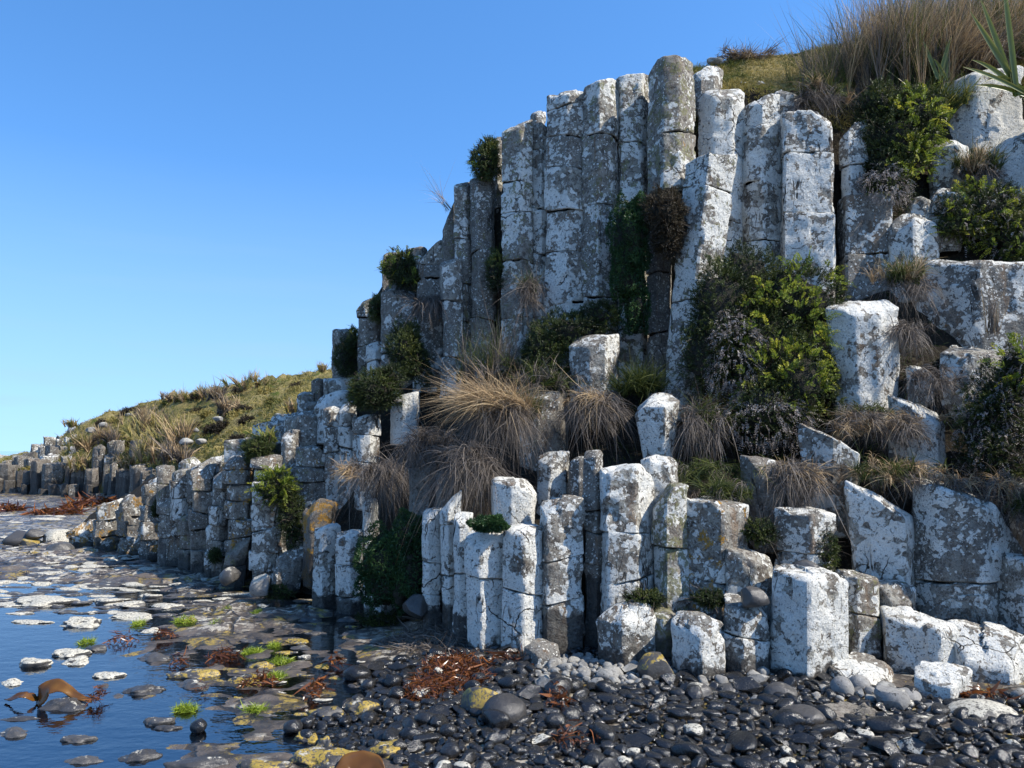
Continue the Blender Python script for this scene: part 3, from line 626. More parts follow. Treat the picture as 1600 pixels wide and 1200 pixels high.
near = [
 (128, [(872, 13.9), (850, 14.0), (848, 14.1), (846, 14.2), (844, 14.3), (842, 14.4), (840, 14.6)]),
 (160, [(868, 13.3), (822, 13.4), (820, 13.5), (818, 13.6), (816, 13.7), (815, 13.8), (812, 14.4)]),
 (250, [(872, 11.8), (805, 11.9), (795, 12), (768, 12.2), (762, 12.3), (760, 12.5), (755, 13.2)]),
 (340, [(890, 10.4), (770, 10.6), (762, 10.7), (745, 10.9), (740, 11), (736, 11.2), (730, 12.5)]),
 (400, [(905, 9.7), (775, 9.9), (760, 10.0), (728, 10.2), (715, 10.6), (705, 11), (695, 12)]),
 (450, [(915, 9.3), (780, 9.5), (750, 9.7), (710, 9.9), (695, 10.2), (685, 10.6), (670, 12)]),
 (500, [(940, 8.6), (850, 8.7), (815, 9.1), (750, 9.5), (665, 10.0), (640, 10.7), (628, 11.3)]),
 (540, [(945, 8.2), (845, 8.35), (805, 9.0), (700, 9.6), (610, 10.6), (580, 10.8), (560, 11)]),
 (600, [(955, 7.9), (865, 8.1), (805, 8.5), (660, 9.4), (530, 10.3), (480, 10.4), (440, 10.7)]),
 (660, [(968, 7.2), (835, 7.4), (795, 7.8), (610, 9.6), (480, 9.95), (440, 10.1), (410, 10.3)]),
 (700, [(978, 6.9), (840, 7.1), (790, 7.5), (600, 9.3), (450, 9.5), (400, 9.8), (368, 10.1)]),
 (722, [(985, 6.8), (845, 7.0), (790, 7.4), (600, 9.25), (440, 9.4), (340, 9.6), (318, 9.9)]),
 (780, [(1000, 6.6), (860, 6.7), (800, 7.1), (620, 8.95), (400, 9.1), (280, 9.3), (232, 9.6)]),
 (850, [(1005, 6.5), (840, 6.6), (785, 7.0), (620, 8.7), (400, 8.8), (240, 9.0), (205, 9.3)]),
 (950, [(1015, 6.35), (830, 6.45), (745, 6.9), (620, 8.55), (400, 8.7), (190, 8.9), (145, 9.2)]),
 (1050, [(1060, 6.0), (850, 6.3), (745, 6.8), (620, 8.3), (400, 8.5), (160, 8.7), (120, 9.0)]),
 (1082, [(1065, 5.95), (860, 6.3), (750, 6.8), (620, 8.2), (400, 8.45), (150, 8.6), (107, 9.2)]),
 (1150, [(1070, 5.9), (885, 6.15), (770, 6.6), (680, 7.8), (400, 8.4), (135, 8.6), (98, 9.5)]),
 (1250, [(1070, 5.85), (885, 6.15), (790, 6.6), (680, 7.6), (420, 8.2), (140, 8.5), (90, 9.4)]),
 (1300, [(1070, 5.85), (905, 6.15), (760, 6.6), (660, 7.1), (430, 8.15), (150, 8.6), (75, 9.4)]),
 (1400, [(1070, 5.85), (905, 6.15), (745, 6.6), (605, 7.2), (360, 8.1), (140, 8.7), (62, 9.4)]),
 (1500, [(1090, 5.7), (935, 6.05), (735, 6.5), (565, 7.2), (310, 8.2), (130, 8.7), (60, 9.4)]),
 (1600, [(1095, 5.6), (935, 5.95), (735, 6.4), (565, 7.1), (300, 8.2), (110, 8.8), (50, 9.4)]),
 (1900, [(1120, 5.4), (935, 5.7), (735, 6.2), (565, 6.9), (260, 8.0), (60, 8.7), (-40, 9.3)]),
 (2500, [(1160, 5.0), (935, 5.4), (735, 6.0), (565, 6.7), (200, 7.8), (60, 8.5), (-20, 9.1)])]  # unseen right end of the bank, brought forward to cast shade
NS = sheet('cliff_bank', near, 60, .07, [M['soil'], M['turf']], [(1.5, .12), (5, -.1), (12, -.8), (20, -2.5)], 11, 10, turf_from=50)

far = [
 (-500, [(766, 36), (742, 36.3), (738, 40), (728, 47), (714, 62)]),
 (-120, [(766, 34), (740, 34.3), (738, 38), (732, 42), (722, 48)]),
 (0, [(766, 31), (740, 31.4), (734, 33), (728, 35), (722, 39)]),
 (60, [(770, 29.5), (744, 29.9), (728, 31), (715, 33), (704, 35)]),
 (120, [(777, 28), (745, 28.4), (722, 29.5), (694, 31), (668, 33)]),
 (150, [(780, 27.3), (745, 27.7), (715, 28.5), (680, 30), (650, 33)]),
 (200, [(784, 26), (745, 26.4), (718, 27.2), (680, 29), (637, 32)]),
 (240, [(788, 24), (746, 24.4), (716, 25), (670, 28), (626, 32)]),
 (300, [(810, 18), (760, 18.5), (725, 20), (670, 25), (613, 31)]),
 (350, [(810, 16.5), (756, 17), (708, 18), (655, 23), (604, 30)]),
 (400, [(810, 15.5), (750, 16), (688, 17), (640, 22), (595, 30)]),
 (450, [(810, 14.5), (730, 15), (668, 16.5), (625, 21), (587, 29)]),
 (520, [(810, 13.5), (700, 14), (645, 15.5), (605, 20), (577, 28)]),
 (640, [(810, 12.5), (700, 13), (640, 14.5), (600, 19), (560, 28)])]
HS = sheet('hillside', far, 110, .16, [M['turf']], [(4, .1), (20, -.3), (60, -1), (120, -6)], 23, 6)

# ------------------------------------------------------------------ shore ground and water
def sstep(a, b_, x): t = np.clip((x - a) / (b_ - a), 0, 1); return t * t * (3 - 2 * t)
def ground_z(X, Y):
    X = np.asarray(X, float); Y = np.asarray(Y, float); p = np.stack([X, Y, 0 * X], -1).reshape(-1, 3)
    n = fbm(p, 1.3, 4, 41).reshape(X.shape); n2 = fbm(p * [1, 1.6, 1], 5, 3, 43).reshape(X.shape)
    edge = X + 1.35 + .25 * (Y - 4.5)
    beach = sstep(-.1, .9, edge) * sstep(8.2, 6.6, Y) + 0
    shelf = sstep(-3.2, -1.6, X + .42 * (Y - 5)) * sstep(11, 8.5, Y) * (1 - beach)
    farz = sstep(8.3, 10.5, Y)
    z = -.066 + n * .036 + n2 * .012
    z = z + shelf * (.058 + .010 * n2) + farz * (.082 + .022 * n2) * sstep(60, 30, Y)
    z = z * (1 - beach) + beach * (.02 + .05 * sstep(.2, 2.5, edge) + n * .01)
    z = z - sstep(32, 80, Y) * 1.5
    return z
gx = np.r_[np.linspace(-900, -25, 16), np.arange(-24, -9, .5), np.arange(-9, 6, .045), np.linspace(6.2, 900, 22)]
gy = np.r_[np.linspace(-30, 2.5, 10), np.arange(2.6, 13, .045), np.arange(13, 34, .3), np.geomspace(35, 3000, 24)]
GX, GY = np.meshgrid(gx, gy, indexing='ij'); GZ = ground_z(GX, GY)
o = link('rock_shelf', mesh_np('rock_shelf', np.stack([GX, GY, GZ], -1).reshape(-1, 3), grid_faces(len(gx), len(gy)), M['shelf'])); tag(o, kind='structure')
wv = np.array([(-6000, -200, 0), (6000, -200, 0), (6000, 9000, 0), (-6000, 9000, 0)]) + np.array([0, 0, -.004])
o = link('sea_water', mesh_np('sea_water', wv, np.array([[0, 1, 2, 3]]), M['water'], False)); tag(o, kind='structure')

# ------------------------------------------------------------------ far headland columns (prisms, a few metres of cliff at 25 to 35 m)
def far_col_mesh(seed):
    pl = outline(1, 1, seed, None, .13)
    z0 = lambda x, y: 0 * x + 0.0
    z1 = lambda x, y: 1.0 + .05 * x + .03 * y
    me = drum_mesh(pl, z0, z1, (seed * 3.1, 0, 0), (0, 0, 1), .02, .03, seed, ds=.10, rough=3.0, m=M['far_rock']); me.name = 'far_column'; return me
FM = [far_col_mesh(700 + i) for i in range(7)]
def far_col(x, yt, yb, Y, wpx, li, label, group):
    a = P(x, yt, Y); b_ = P(x, yb, Y); wd = wpx * Y / F
    o = link('basalt_column', FM[random.randrange(7)], None, (a.x, Y + wd * .3, b_.z - .15)); o.scale = (wd, wd * 1.05, a.z - b_.z + .15)
    o.rotation_euler = (random.uniform(-.05, .05), random.uniform(-.06, .06), random.uniform(-3, 3)); o.color = li
    return tag(o, label, 'basalt column', group)
def kx(x, j): return np.interp(x, [k[0] for k in far], [k[1][j][1] for k in far])
def ky(x, j): return np.interp(x, [k[0] for k in far], [k[1][j][0] for k in far])
x = -60
while x < 262:
    wpx = random.choice((9, 11, 14, 18, 24, 30)) * random.uniform(.9, 1.1)
    if not (150 < x < 165): far_col(x, np.interp(x, [-60, 0, 60, 130, 200, 260], [735, 731, 727, 735, 733, 742]) + random.uniform(-9, 9), ky(x, 0) + 2, kx(x, 0) - .35 + random.uniform(-.25, .25), wpx,
            (random.uniform(.05, .35), .2, .3, random.uniform(.5, 1.0)), 'dark upright column in the shaded front row of the far headland', 'front row columns of the far headland')  # dark foot raised over the bodies, painting in the shade of the front
    x += wpx * .84
for i in range(30):
    x = random.uniform(-30, 245); wpx = random.uniform(9, 22); far_col(x, ky(x, 0) - random.uniform(4, 22), ky(x, 0) + 3, kx(x, 0) - .8 + random.uniform(-.2, .2), wpx, (random.uniform(.1, .4), .3, .3, random.uniform(.0, .6)),
            'low broken block at the foot of the far headland', 'broken blocks at the foot of the far headland')
for tier, (x0, x1, yf, dY) in enumerate([(-20, 118, lambda x: np.interp(x, [-20, 60, 118], [724, 712, 716]), 1.0), (30, 128, lambda x: np.interp(x, [30, 60, 90, 128], [711, 699, 700, 700]), 2.3),
                                          (55, 140, lambda x: np.interp(x, [55, 60, 90, 140], [696, 690, 685, 682]), 3.6), (96, 138, lambda x: np.interp(x, [96, 110, 138], [683, 668, 662]), 5.0)]):
    x = x0
    while x < x1:
        wpx = random.uniform(10, 28); yy = yf(x) + random.uniform(-5, 5)
        far_col(x, yy, yy + 32, kx(x, 0) + dY, wpx, (random.uniform(.35, .6), .25, .2, .0), 'weathered block on the stepped back tiers of the far headland', 'stepped back blocks of the far headland')
        x += wpx * .9
for (x, yt, yb, dY, wpx) in [(150, 700, 780, .1, 17), (166, 714, 780, .4, 14), (185, 722, 785, .2, 22), (196, 732, 785, .0, 16), (214, 728, 790, -.2, 22), (228, 735, 790, -.4, 18), (180, 690, 740, 1.1, 24), (212, 690, 745, .9, 20), (242, 742, 800, -1, 22)]:
    far_col(x, yt, yb, kx(x, 0) + dY, wpx, (.25, .2, .4, .1), 'tall cracked column under the overhanging grass of the far headland', 'tall cracked columns under the far grass')
for i, (x, y, wpx, h) in enumerate([(200, 648, 14, 5), (290, 690, 22, 12), (312, 690, 18, 10), (340, 655, 16, 9), (305, 672, 12, 8), (140, 672, 18, 10), (160, 664, 14, 9)]):
    Y = 26 - (x - 140) * .02
    lump('rock', ['white rock near the crest of the hillside', 'white boulder lowest in the hillside grass', 'white boulder beside the lowest one in the hillside grass', 'grey boulder midway up the hillside',
                  'small white rock left of the grey hillside boulder', 'pale rock at the left brow of the hillside', 'pale rock right of the one at the left brow of the hillside'][i], 'rock',
         x - wpx / 2, x + wpx / 2, y - h / 2, y + h / 2, [28.5, 21, 20.5, 22, 22, 28.5, 28.5][i], (.5, .1, .6, 0), 'dry', 60 + i, .8, sub=3)
for i in range(16):
    x = -40 + i * 5 + random.uniform(-2, 2)
    lump('rock', 'pale rock on the low point beyond the far headland', 'rock', x - 6, x + 6, 706 + random.uniform(0, 6), 716 + random.uniform(0, 5), 60 + random.uniform(-4, 4), (.8, .1, .8, 0), 'dry', 160 + i, .8, group='pale rocks on the low point', sub=2)

# ------------------------------------------------------------------ stones at the foot of the cliff
def prism(name, label, cat, *a, **k): return column(label, *a, name=name, cat=cat, group=None, bev=.02, **k)
prism('slab', 'white striped slab lying behind the grey cobbles at the foot of the cliff', 'stone slab', 1298, 1400, 1040, 1052, 1082, 5.15, (), (.62, .1, .2, 0), n=6, tf=.35, depth=.35)
prism('block', 'white topped block with a sunlit front, fallen in front of the peaked block', 'fallen block', 1428, 1512, 1056, 1050, 1108, 4.85, (), (.86, .1, .1, 0), n=5, tf=.3, depth=.32)
prism('boulder', 'angular brown grey boulder half dark and half sunlit on the beach', 'boulder', 1274, 1392, 1104, 1122, 1166, 4.45, (), (.12, .2, .35, .0), n=5, tf=.25, depth=.30)
prism('boulder', 'beige angular boulder standing in the cliff shadow edge by the weed', 'boulder', 820, 873, 1008, 1014, 1048, 5.65, (), (.5, .05, .3, .0), n=5, tf=.2, depth=.22)
lump('boulder', 'smooth dark boulder left of the angular one', 'boulder', 1222, 1296, 1110, 1158, 4.5, (0, .1, 0, 1), 'shore', 4, .6)
lump('cobble', 'tall grey egg shaped cobble leaning on the white striped slab', 'cobble', 1300, 1336, 1060, 1102, 5.0, (0, 0, .2, 1), 'dry', 5, .1)
lump('cobble', 'rounded light grey cobble right of the egg shaped one', 'cobble', 1328, 1362, 1057, 1090, 5.1, (0, 0, .5, 1), 'dry', 6, .1)
lump('cobble', 'small light cobble below the rounded one by the white striped slab', 'cobble', 1352, 1370, 1074, 1092, 5.0, (0, 0, .5, 1), 'dry', 7, .1)
lump('cobble', 'wedge shaped grey stone with a red vein', 'cobble', 1374, 1424, 1080, 1126, 4.75, (.1, 0, .3, 1), 'dry', 8, .9)
lump('cobble', 'smooth grey cobble tucked behind the wedge shaped stone', 'cobble', 1400, 1442, 1078, 1106, 4.9, (.1, 0, .4, 1), 'dry', 9, .2)
lump('cobble', 'oval grey cobble in front of the fallen white block', 'cobble', 1438, 1476, 1102, 1126, 4.7, (0, 0, .1, 1), 'dry', 10, .2)
lump('boulder', 'oval dark boulder with a grey top below the oval grey cobble', 'boulder', 1408, 1474, 1122, 1154, 4.5, (.2, 0, .1, 1), 'shore', 11, .2)
lump('boulder', 'big flat dark boulder with a white dusted top at the right edge', 'boulder', 1488, 1600, 1102, 1154, 4.6, (.45, 0, .15, 1), 'shore', 12, .3)
lump('boulder', 'large dark round boulder beside the yellow crusted stone', 'boulder', 753, 822, 1090, 1146, 4.6, (0, .1, 0, 1), 'shore', 14, .3)
lump('boulder', 'yellow crusted stone behind the large dark round boulder', 'boulder', 720, 784, 1076, 1124, 4.8, (0, .9, 0, 1), 'shore', 15, .6)
lump('cobble', 'round black stone resting on top of a white column', 'cobble', 1160, 1203, 917, 950, 5.42, (0, 0, 0, 1), 'shore', 16, .7)
lump('boulder', 'green mossy rock between the mottled column and the front row', 'boulder', 996, 1052, 1022, 1076, 5.35, (0, .75, 0, 1), 'shore', 17, .8)
lump('boulder', 'black rounded boulder at the foot of the sunlit ridge column', 'boulder', 1196, 1248, 1070, 1106, 4.95, (.15, 0, .05, 1), 'shore', 18, .3)
lump('boulder', 'dark flat boulder with white dusting at the foot of the short lit column', 'boulder', 1070, 1114, 1070, 1100, 5.0, (.3, 0, .1, 1), 'shore', 19, .2)
lump('boulder', 'wide black boulder at the foot of the column carrying a stone', 'boulder', 1120, 1162, 1070, 1096, 5.05, (.1, 0, .05, 1), 'shore', 20, .2)
lump('rock', 'dark split rock under the large leaning block at the right edge', 'rock', 1540, 1600, 1152, 1190, 4.3, (0, 0, 0, 1), 'shore', 21, .6)
lump('rock', 'orange brown chip of stone at the right edge of the beach', 'rock', 1586, 1606, 1130, 1146, 4.5, (0, 1, .3, 1), 'shore', 22, .6)
lump('rock', 'shadowed grey lump at the feet of the dark columns by the weed', 'rock', 628, 668, 930, 970, 6.75, (0, 0, .1, 1), 'shore', 23, .8)
lump('rock', 'white flecked rock lying at the waterline under the white pair', 'rock', 388, 424, 900, 934, 8.3, (.5, 0, .2, 1), 'dry', 24, .9, tilt=(0, -.6))
lump('rock', 'pale flat rock at the foot of the brown and white column', 'rock', 340, 372, 888, 912, 8.9, (.3, 0, .1, 1), 'shore', 25, .9, tilt=(0, -.5))
lump('cap_stone', 'dark round cap lodged behind the sunlit ridge column', 'cobble', 1240, 1282, 876, 902, 5.6, (.1, 0, .1, 1), 'shore', 26, .4)
lump('rock', 'small white stone on the turf skyline', 'rock', 1104, 1130, 89, 100, 9.3, (.8, 0, .8, 1), 'dry', 29, .7)
lump('rock', 'white rock in the grass on the skyline left of the tall grass', 'rock', 1252, 1300, 78, 96, 9.6, (.8, 0, .8, 1), 'dry', 30, .7)

# ------------------------------------------------------------------ flat stones standing in the pool
SH = {}
def shore_mesh(k):
    if k not in SH:
        v, f = ico(4); r = np.random.default_rng(300 + k)
        for _ in range(6):
            nn = r.normal(size=3); nn[2] = abs(nn[2]); nn /= np.linalg.norm(nn); v -= nn * (np.maximum(0, v @ nn - r.uniform(.7, .9)) * .7)[:, None]
        v *= (1 + .34 * fbm(v, 1.5, 2, k) + .10 * fbm(v, 4, 3, k + 9))[:, None]
        lo, hi = v.min(0), v.max(0); v = (v - (lo + hi) / 2) / (hi - lo) * 2
        SH[k] = mesh_np('flat_stone', v, f, M['shore'])
    return SH[k]
def flat_stone(label, x0, x1, y0, y1, kind, group=None, k=None):
    g = G((x0 + x1) / 2, y1 - (y1 - y0) * .25); s = g.y / F
    rx = (x1 - x0) * s / 2; g2 = G((x0 + x1) / 2, y0); ry = min(rx * .8, max(.03, (g2.y - g.y) * .42)); rz = max(.018, min(.08, (y1 - y0) * s * .5))
    o = link('flat_stone', shore_mesh(random.randrange(8) if k is None else k), None, (g.x, g.y + ry * .5, -.012)); o.scale = (rx, ry, rz); o.rotation_euler = (0, 0, random.uniform(-.12, .12))
    o.color = {'w': (.92, .2, 0, 1), 'c': (.62, .45, 0, 1), 'd': (.15, .3, 0, 1), 'y': (.2, .85, 0, 1), 'b': (0, 0, 0, 1)}[kind]
    return tag(o, label, 'stone', group)
for a in [
 ('white domed stone leftmost of the trio above the kelp', 19, 75, 1022, 1046, 'w'), ('long white stone above the domed one, tapering right', 75, 134, 1009, 1031, 'w'),
 ('brown tapering end stone right of the long white one', 130, 166, 1003, 1020, 'd'), ('half white half dark stone right of the domed white one', 92, 139, 1022, 1042, 'c'),
 ('white stone cut off by the left edge above the kelp', -10, 34, 1056, 1074, 'w'), ('white oval stone alone right of the kelp', 140, 191, 1046, 1063, 'w'),
 ('small dark stone just below the white oval one', 144, 172, 1066, 1076, 'd'), ('dark low stone in the middle of the blue pool', 184, 251, 1065, 1088, 'd'),
 ('dark stone with a yellow rim right of the weed clump', 206, 266, 1015, 1038, 'd'), ('long cream stone upper left in the pool', 6, 112, 925, 953, 'c'),
 ('small dark oval stone right of the long cream one', 100, 141, 935, 946, 'd'), ('rounded cream stone left of its flatter neighbour', 140, 188, 929, 948, 'c'),
 ('flat cream stone right of the rounded one', 172, 227, 936, 952, 'c'), ('upper cream stone nearest the cliff reflection', 216, 252, 922, 940, 'c'),
 ('long bright white stone near the edge of the cliff reflection', 231, 283, 940, 953, 'w'), ('thin white slab at the left of the pool', 10, 82, 966, 976, 'w'),
 ('broad brown stone with a pale top in the upper pool', 86, 157, 959, 985, 'c'), ('long white slab across the upper pool', 160, 244, 955, 971, 'w'),
 ('small white stone under the long white slab', 216, 252, 979, 990, 'w'), ('yellow weeded stone at the upper right of the pool', 268, 306, 961, 974, 'y'),
 ('small pale stone right of the yellow weeded one', 306, 338, 963, 974, 'c'), ('pale stone with yellow end in the brown shallows', 437, 488, 995, 1007, 'y'),
 ('long yellow stone left in the shallows', 256, 346, 1042, 1064, 'y'), ('dark stone below the long yellow one', 264, 330, 1057, 1080, 'd'),
 ('yellow grey stone at the foot of the green algae', 344, 414, 1052, 1074, 'y'), ('rounded yellow grey stone above the green algae tuft', 385, 427, 1028, 1048, 'y'),
 ('brown stone low in the pool, nearest the lone green tuft', 218, 270, 1115, 1136, 'd'), ('low dark stone below the brown one by the lone tuft', 238, 282, 1129, 1143, 'd'),
 ('thin brown stone at the lower left of the pool', 90, 146, 1144, 1163, 'd'), ('curved brown stone in the lower middle of the pool', 180, 246, 1166, 1192, 'd'),
 ('thin pale stone at the bottom left of the photo', 93, 158, 1176, 1195, 'd'), ('dark stone cut off by the left edge below the kelp', -12, 40, 1131, 1156, 'd'),
 ('low dark stone at the left edge just under the kelp', -10, 60, 1115, 1127, 'd'), ('wide dark stone at the bottom of the pool', 253, 361, 1178, 1206, 'd'),
 ('yellow crusted ledge at the bottom left of the pebbles', 360, 455, 1180, 1215, 'y'), ('dark rock under the arching kelp', 56, 136, 1084, 1114, 'd'),
 ('broad yellow crusted rock at the bottom, left of the kelp leaf', 448, 566, 1160, 1212, 'y'), ('bright yellow crusted rock right of the kelp leaf at the bottom', 560, 652, 1142, 1196, 'y'),
 ('small yellow crusted stone under the two shiny black cobbles', 455, 500, 1138, 1162, 'y'), ('yellow streaked stone in the pebble edge', 478, 540, 1100, 1126, 'y'),
 ('yellow domed stone at the pebble edge', 535, 592, 1084, 1126, 'y'), ('yellow patch of stone left of the bright yellow rock', 492, 522, 1144, 1172, 'y'),
 ('shallow brown stone near the weed in the shallows', 500, 545, 1020, 1036, 'd'), ('flat brown stone with a yellow rim under the cliff shadow', 640, 690, 1022, 1048, 'd')]:
    flat_stone(*a)
def in_water(px, py): return px < np.interp(py, [860, 900, 940, 980, 1010, 1060, 1130, 1200], [190, 330, 430, 600, 690, 590, 440, 560])
k = 0
pts = []
while k < 270:                                 # the many low stones of the far shallows
    y = 868 + 92 * random.random() ** 1.5; x = random.uniform(-70, 470)
    if k % 4 == 0: y = random.uniform(795, 868); x = random.uniform(-60, 105)
    if not in_water(x, y) or any(abs(x - a) < 14 and abs(y - c) < 3.2 for a, c in pts): continue
    wpx = random.uniform(24, 74); hpx = random.uniform(4, 9.5) * (1 if y > 860 else .8); pts.append((x, y)); k += 1
    kd = random.choice('wccccdddddd')
    lab = {'w': 'white crusted low stone in the far shallows', 'c': 'cream and brown low stone in the far shallows', 'd': 'dark wet low stone in the far shallows'}[kd]
    flat_stone(lab, x - wpx / 2, x + wpx / 2, y - hpx / 2, y + hpx / 2, kd, 'low stones of the far shallows')
k = 0
while k < 46:                                  # scattered stones of the brown shallows by the cliff
    y = random.uniform(925, 1120); x = random.uniform(240, 640)
    if not in_water(x, y) or x < np.interp(y, [925, 1000, 1120], [230, 330, 350]) or any(abs(x - a) < 24 and abs(y - c) < 7 for a, c in pts): continue
    wpx = random.uniform(16, 44); hpx = random.uniform(6, 12); pts.append((x, y)); k += 1
    kd = random.choice('cyydddd')
    lab = {'c': 'pale flat stone in the brown shallows by the cliff', 'y': 'yellow crusted flat stone in the brown shallows', 'd': 'dark flat stone in the brown shallows by the cliff'}[kd]
    flat_stone(lab, x - wpx / 2, x + wpx / 2, y - hpx / 2, y + hpx / 2, kd, 'flat stones of the brown shallows')
for i, a in enumerate([(0, 48, 830, 858), (22, 66, 838, 862), (60, 112, 828, 866), (38, 70, 826, 842), (68, 112, 848, 880)]):
    lump('rock', ['dark wet boulder at the left edge of the far shore', 'orange topped round boulder in the group by the low outcrop', 'cream encrusted rock touching the tip of the low outcrop', 'small dark rock behind the orange topped boulder',
                  'blue grey slanted slab beneath the cream encrusted rock'][i], 'rock', *a, 13.5 if i != 4 else 12.5, [(0, .2, 0, 1), (.4, .9, .1, 1), (.95, .2, .2, 1), (0, .1, 0, 1), (.1, 0, .3, 1)][i], 'shore', 80 + i, .5)

# ------------------------------------------------------------------ pebble beach
PM = []
for k in range(14):
    v, f = ico(3); r = np.random.default_rng(500 + k)
    for _ in range(6 if k < 11 else 12):
        nn = r.normal(size=3); nn /= np.linalg.norm(nn); v -= nn * (np.maximum(0, v @ nn - (r.uniform(.5, .85) if k < 11 else r.uniform(.35, .7))) * (r.uniform(.55, .95) if k < 11 else 1))[:, None]
    v *= (1 + .13 * fbm(v, 1.1, 2, 50 + k) + .018 * fbm(v, 5, 2, k))[:, None]
    lo, hi = v.min(0), v.max(0); v = (v - (lo + hi) / 2) / (hi - lo) * 2; PM.append((v, f))
PMESH = {}
def pmesh(k, mat):
    if (k, mat) not in PMESH: PMESH[(k, mat)] = mesh_np('pebble', PM[k][0], PM[k][1], M[mat]); PMESH[(k, mat)].set_sharp_from_angle(angle=math.radians(180 if k < 11 else 26))
    return PMESH[(k, mat)]
base_line = np.array([(300, 890), (430, 925), (560, 960), (700, 990), (760, 1003), (915, 1010), (1000, 1045), (1250, 1070), (1500, 1095), (1700, 1110), (2400, 1150)])
cand = []
pr = np.random.default_rng(99)
def allowed(X, Y, r):
    px, py, _ = pix(X, Y, .05)
    if py > 1200: edge = 440
    edge = np.interp(py, [985, 1010, 1040, 1075, 1100, 1130, 1165, 1200, 1300], [800, 720, 545, 575, 500, 452, 600, 655, 640])
    if px < edge: return False
    if py < np.interp(px, base_line[:, 0], base_line[:, 1]) - 4: return False
    return True
cells = {}
def fits(X, Y, r, k=.80):
    i, j = int(X / .2), int(Y / .2)
    for a in range(i - 1, i + 2):
        for c in range(j - 1, j + 2):
            for (x2, y2, r2) in cells.get((a, c), ()):
                if (X - x2) ** 2 + ((Y - y2)) ** 2 < (k * (r + r2)) ** 2: return False
    return True
for rad, tries in ((.075, 60), (.060, 260), (.048, 900), (.038, 2600), (.030, 6000), (.023, 10000), (.016, 14000)):
    for _ in range(tries):
        X = pr.uniform(-1.7, 4.6); Y = pr.uniform(3.3, 6.4); r = rad * pr.uniform(.85, 1.15)
        if not allowed(X, Y, r) or not fits(X, Y, r): continue
        cells.setdefault((int(X / .2), int(Y / .2)), []).append((X, Y, r)); cand.append((X, Y, r))
def pebble_tf(X, Y, r):
    gz = float(ground_z(np.array([X]), np.array([Y]))[0]); sx = pr.uniform(.85, 1.5); sy = pr.uniform(.65, 1.1); sz = pr.uniform(.45, .95)
    return Matrix.LocRotScale(Vector((X, Y, gz + r * sz * .45 + max(0, .035 - r) * .2)), Matrix.Rotation(pr.uniform(0, 6.28), 4, 'Z').to_quaternion() @ Matrix.Rotation(pr.normal(0, .28), 4, 'X').to_quaternion(), Vector((r * sx, r * sy, r * sz)))
def pale(X, Y):
    px, py, _ = pix(X, Y, .05)
    return (840 < px < 1015 and 1028 < py < 1078 and pr.random() < .85) or (px > 1180 and py < 1105 and pr.random() < .25) or (1015 < px < 1200 and py < 1085 and pr.random() < .25)
inview = []
for c in cand:
    px, py, d = pix(c[0], c[1], .05)
    inview.append((c[2] / d if (-10 < px < 1610 and py < 1212) else 0, c))
inview.sort(key=lambda q: -q[0])
big = [c for s, c in inview[:300]]; rest = [c for s, c in inview[300:]]
for c in big:
    pl_ = pale(c[0], c[1]); o = link('pebble', pmesh(int(pr.integers(14)), 'dry' if pl_ else 'pebble')); o.matrix_world = pebble_tf(*c)
    o.color = (.15, 0, pr.uniform(.1, .8), 1) if pl_ else ((.0, 0, 0, 1) if pr.random() > .08 else (.55, .1, .05, 1))
    tag(o, 'dry pale rounded pebble among the dark ones near the cliff foot' if pl_ else 'wet black rounded pebble on the beach below the cliff', 'pebble', 'pale pebbles on the beach' if pl_ else 'black pebbles on the beach')
flag = [pale(c[0], c[1]) for c in rest]
for sel, nm, mat in ((True, 'small_pale_pebbles', 'dry'), (False, 'small_dark_pebbles', 'pebble')):
    Vs, Fs, off = [], [], 0
    for c, fl in zip(rest, flag):
        if fl != sel: continue
        v, f = PM[int(pr.integers(14))]; T = np.array(pebble_tf(*c)); vv = v @ T[:3, :3].T + T[:3, 3]
        Vs.append(vv); Fs.append(f + off); off += len(v)
    o = link(nm, mesh_np(nm, np.vstack(Vs), np.vstack(Fs), M[mat])); o.color = (.1, 0, .5, 1) if sel else (0, 0, 0, 1); tag(o, kind='stuff')
print('pebbles', len(cand))
for (a) in [('shiny black cobble alone in the pool right of the lone green tuft', 296, 321, 1126, 1147), ('shiny black cobble left of its pair at the pool edge', 441, 471, 1127, 1148), ('shiny black cobble right of its pair at the pool edge', 468, 490, 1122, 1139),
            ('wide wet black cobble first at the pebble edge below the shadow', 535, 578, 1042, 1066), ('grey black cobble with a ridged top behind the wide wet one', 575, 614, 1034, 1052), ('dark low cobble right of the wide wet one', 577, 606, 1048, 1064)]:
    g = G((a[1] + a[2]) / 2, a[4] - 4); lump('cobble', a[0], 'cobble', a[1], a[2], a[3], a[4], g.y, (0, 0, 0, 1), 'pebble', a[1], .2)

